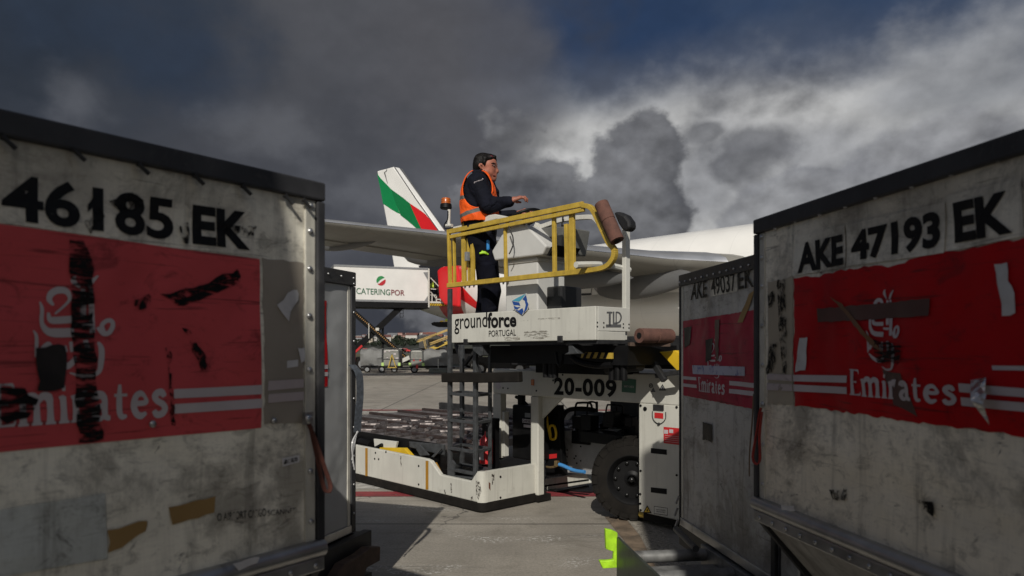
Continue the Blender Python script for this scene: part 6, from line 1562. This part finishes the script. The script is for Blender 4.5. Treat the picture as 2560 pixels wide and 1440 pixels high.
hv_ = [hand(wr + Vector((.040, -.005, .012)), -1, True), hand(w2_ + Vector((.03, 0, .0)), 1, False)]
Vb, Tb, Fb = V.tolist(), list(T), [tuple(int(i) for i in f) for f in F]
for v_, f_, t_ in hv_:
    o = len(Vb); Vb += v_.tolist(); Tb += list(t_); Fb += [tuple(int(i)+o for i in f) for f in f_]
body_mesh('body', np.array(Vb), Fb, Tb, [M_skin, M_navy, M_navy2, M_shoe], per, 1)
def soft(nm, prims, m, k=.008, h=.008, par=per, sm=1):
    v_, f_, t_ = implicit([(tuple(a), tuple(b), r0, r1, 0) for a, b, r0, r1 in prims], k, h)
    return body_mesh(nm, v_, f_, t_, [m], par, sm)
M_lip = mat('lips', (.24,.075,.055), .5); M_eye = mat('eye_white', (.30,.27,.25), .3); M_lid = mat('eyelid_shade', (.10,.035,.026), .6); M_brow = M_hair
for sg in (-1, 1):
    def f_(px, py, lift=.0): return Vector((pp(px, py).x, skin_y(px, py, sg) + sg*lift, pp(px, py).z))
    soft('eyebrow', [(f_(1229.5,414.0,-.0035), f_(1234,413.0,-.002), .0045, .0055), (f_(1234,413.0,-.002), f_(1239,413.6,-.003), .0055, .0045)], M_brow, .002, .003)
    soft('eyelid', [(f_(1231.5,418,-.003), f_(1236.5,417,-.003), .0055, .0062)], M_lid, .002, .003)
    g = MB(); g.ball(f_(1235.2, 418.8, -.004), .0075, 7, (1.1, 1, .6)); e_ = g.build('eye', M_eye, per, smooth=True); g = MB(); g.ball(f_(1236.4, 418.8, -.0015), .0042, 6); g.build('iris', M_ink, e_, smooth=True)
    soft('lips', [(f_(1233,440.6,-.0045), f_(1237.8,439.8,-.0035), .003, .0052), (f_(1233.4,442.4,-.0045), f_(1237.6,442.2,-.0035), .003, .0055)], M_lip, .003, .003)
    ey = skin_y(1203, 421, sg)
    soft('ear', [(Vector((pp(1201,416).x, ey+sg*.003, pp(0,416).z)), Vector((pp(1199.5,421).x, ey+sg*.010, pp(0,421).z)), .009, .009), (Vector((pp(1200,421).x, ey+sg*.010, pp(0,421).z)), Vector((pp(1204,427).x, ey+sg*.003, pp(0,427).z)), .009, .008), (Vector((pp(1205,416).x, ey+sg*.002, pp(0,416).z)), Vector((pp(1206.5,420).x, ey+sg*.002, pp(0,420).z)), .009, .006)], M_skin, .003, .004)
# hair: cap, nape, sideburns and fringe
hr = [(pp(1206,406,-.015), pp(1206,406,.015), .091, .091), (pp(1198,414,-.04), pp(1198,414,.04), .062, .058), (pp(1195,423,-.03), pp(1195,423,.03), .050, .050), (pp(1214,399,-.04), pp(1214,399,.04), .052, .052),
      (pp(1225,396,-.045), pp(1225,396,.045), .034, .034), (pp(1234,398.5,-.035), pp(1234,398.5,.035), .024, .024)]
for sg in (-1, 1):
    q0 = skin_y(1211, 410, sg); hr += [(Vector((pp(1213,402).x, q0*.93, pp(0,402).z)), Vector((pp(1212,412).x, q0, pp(0,412).z)), .022, .014), (Vector((pp(1212,412).x, q0, pp(0,412).z)), Vector((pp(1213,420).x, skin_y(1213,420,sg), pp(0,420).z)), .012, .006),
           (Vector((pp(1214,402).x, q0*.92, pp(0,402).z)), Vector((pp(1226,400).x, skin_y(1226,402,sg)*.9, pp(0,400).z)), .020, .018), (Vector((pp(1226,400).x, skin_y(1226,402,sg)*.9, pp(0,400).z)), pp(1236,401,sg*.03), .018, .014)]
rq = random.Random(2)
for k in range(40):
    a_ = rq.uniform(-1, 1); u = rq.uniform(0, 1); p0 = pp(1190 + 46*u, 392 + 26*(1-u)*rq.random()**2 + 2, a_*.075*(1-.2*u)); hr.append((p0, p0 + Vector((.02 + .01*rq.random(), a_*.012, -.012*rq.random())), .011, .005))
for k in range(7): p0 = pp(1237 + rq.uniform(-4, 2), 401, rq.uniform(-.05, .05)); hr.append((p0, p0 + Vector((.006, 0, -.030)), .008, .003))
soft('hair', hr, M_hair, .006, .0065, sm=0)
g = MB(); g.box(*sorted((pp(1214,0).x, pp(1231,0).x)), -.094, -.088, pp(0,398).z, pp(0,395.5).z); gl = g.build('sunglasses', mat('red_black_plastic', (.02,.003,.004), .3), per, bevel=.002)
g = MB(); g.ball(pp(1227,397,-.078), .022, 8, (1.1,.4,.75)); g.ball(pp(1227,397,.078), .022, 8, (1.1,.4,.75)); g.ball(pp(1233,395,-.040), .022, 8, (.5,1.2,.75)); g.ball(pp(1233,395,.040), .022, 8, (.5,1.2,.75)); g.build('lens', mat('red_lens', (.12,.006,.012), .12), gl, smooth=True)
# stand-up collar open at the throat
cl = [(pp(1188,431,-.035), pp(1188,431,.035), .026, .026)]
for sg in (-1, 1): cl += [(pp(1188,431,sg*.035), pp(1200,437,sg*.082), .026, .024), (pp(1200,437,sg*.082), pp(1218,449,sg*.082), .024, .024), (pp(1218,449,sg*.082), pp(1231,461,sg*.050), .024, .022), (pp(1231,461,sg*.05), pp(1243,480,sg*.03), .022, .016), (pp(1243,480,sg*.03), pp(1246,490,sg*.02), .016, .010), (pp(1192,442,sg*.06), pp(1215,456,sg*.085), .03, .028)]
soft('collar', cl, M_navy, .008, .007)
soft('cuff', [(wr - Vector((.03,-.004,-.0)), wr + Vector((.020, .0, .004)), .058, .054)], M_navy, .004, .006)
# vest: a shell round the torso with deep arm holes
vt, vf, vtag = implicit([p[:2] + (p[2] + .019, p[3] + .019, 0) for p in pr if p[4] == 1 and abs(p[0][1]) < .13 and abs(p[1][1]) < .13 and p[2] > .095 or (p[4] == 2 and p[2] > .14)], .012, .0075)
def keep(c_):
    px = 1210 + c_[0]*PM; py = HOR - (c_[2] + PZ - EYE)*PM; ay_ = abs(c_[1])
    if py < 436 or py > 562: return False
    if ay_ > .075 and ((px-1196)/35.0)**2 + ((py-483)/48.0)**2 < 1: return False
    if px > 1205 and ay_ < .035: return False
    if py < 458 and ay_ < .098 and px > 1192: return False
    if py < 446 and ay_ < .08: return False
    return True
cen = [vt[list(f)].mean(0) for f in vf]; sel = [[int(i) for i in f] for f, c_ in zip(vf, cen) if keep(c_)]
cnt = {}
for f in sel:
    for i in range(4):
        e = (min(f[i], f[(i+1) % 4]), max(f[i], f[(i+1) % 4])); cnt[e] = cnt.get(e, 0) + 1
nbr = {}
for (i, j), c_ in cnt.items():
    if c_ == 1: nbr.setdefault(i, []).append(j); nbr.setdefault(j, []).append(i)
vt = vt.copy()
for _ in range(14):
    nv = {i: (vt[i]*.4 + .6*np.mean([vt[j] for j in js], 0)) for i, js in nbr.items()}
    for i, p in nv.items(): vt[i] = p
used_ = sorted({i for f in sel for i in f}); mp = {i: k for k, i in enumerate(used_)}
me = bpy.data.meshes.new('vest'); me.from_pydata([tuple(vt[i]) for i in used_], [], [tuple(mp[i] for i in f) for f in sel])
me.materials.append(M_vest)
for p, f in zip(me.polygons, sel):
    c_ = vt[f].mean(0); p.use_smooth = True; px = 1210 + c_[0]*PM; py = HOR - (c_[2] + PZ - EYE)*PM
    t1 = py - (507 + .10*(px-1165)); t2 = py - (545 - (px-1165)*.22)
ov = bpy.data.objects.new('vest', me); C.objects.link(ov); ov.parent = per
md = ov.modifiers.new('smooth', 'SMOOTH'); md.iterations = 1
md = ov.modifiers.new('thickness', 'SOLIDIFY'); md.thickness = .006; md.offset = 1
# sleeve mark, pocket things
mb = MB(); e_ = (el - sh).normalized(); lay(mb, text_shape('groundforce', .01), *[pp(px, py, -.305) for px, py in ((1189,471),(1209,465.5),(1209,468.5),(1189,475.5))]); mb.ball(pp(1210,465,-.303), .006, 5); mb.build('sleeve_lettering', M_dwhite, per, fix=False)
soft('glove', [(pp(1203,641,-.235), pp(1214,639,-.23), .011, .013), (pp(1214,639,-.23), pp(1222,643,-.225), .010, .010), (pp(1208,636,-.23), pp(1216,641,-.235), .008, .008)], M_lime, .004, .005)
soft('blue_tag', [(pp(1222,612,-.225), pp(1222,630,-.225), .017, .017)], mat('blue_plastic', (.03,.22,.55), .4), .004, .005)
soft('lanyard', [(pp(1236,482,-.035), pp(1243,500,-.03), .006, .006), (pp(1243,500,-.03), pp(1246,520,-.03), .005, .005)], mat('lanyard_blue', (.05,.10,.35), .6), .003, .004)
# --- the two catering workers, far off beside the aircraft door
def worker(px, py_top, py_bot, y, label, facing):
    b_ = K.y(px, py_bot, y); H_ = K.y(px, py_top, y).z - b_.z; wv = K.o + K.ex*b_.x + K.ey*b_.y; s_ = H_/1.75
    r = thing('person', label, 'person', (wv.x, wv.y, fp[0].z + .10), facing); s_ = min(s_, 1.05)
    q = []
    for sy in (-1, 1):
        q += [((0, sy*.09, .88), (.03, sy*.10, .48), .09, .07, 1), ((.03, sy*.10, .48), (0, sy*.10, .09), .07, .05, 1), ((0, sy*.10, .05), (.12, sy*.10, .04), .045, .04, 1), ((0, sy*.19, 1.40), (.02, sy*.25, 1.12), .06, .05, 1), ((.02, sy*.25, 1.12), (.18, sy*.2, 1.0), .05, .035, 1), ((.18, sy*.2, 1.0), (.25, sy*.19, .98), .032, .028, 0)]
    q += [((0, -.08, .95), (0, .08, .95), .125, .125, 1), ((0, -.09, 1.15), (0, .09, 1.15), .12, .12, 1), ((0, -.11, 1.35), (0, .11, 1.35), .11, .11, 1), ((.0, 0, 1.45), (.01, 0, 1.55), .055, .05, 0), ((.01, 0, 1.62), (.03, 0, 1.64), .10, .09, 0)]
    v_, f_, t_ = implicit(q, .014, .022); body_mesh('body', v_*s_, f_, t_, [M_skin, M_navy], r, 1)
    v_, f_, t_ = implicit([(a, b, r0 + .018, r1 + .018, 0) for a, b, r0, r1, _ in q if a[2] > 1.1 and abs(a[1]) < .12 and r0 > .1 and a[2] < 1.4], .012, .022); body_mesh('vest', v_*s_, f_, t_, [mat('lime_vest', (.50,.66,.07), .6, bump=.2, bscale=8)], r, 1)
    v_, f_, t_ = implicit([((-.01, -.01, 1.66), (-.01, .01, 1.66), .108, .108, 0), ((-.03, 0, 1.60), (-.03, 0, 1.62), .09, .09, 0)], .01, .022); body_mesh('hair', v_*s_, f_, t_, [M_hair], r, 0)
worker(1084, 697, 756, .75, 'catering worker in lime vest at the platform railing by the open red aircraft door', R(20))
worker(1074.5, 700, 756, 1.4, 'catering worker in lime vest half hidden behind the end of the raised white box', R(170))
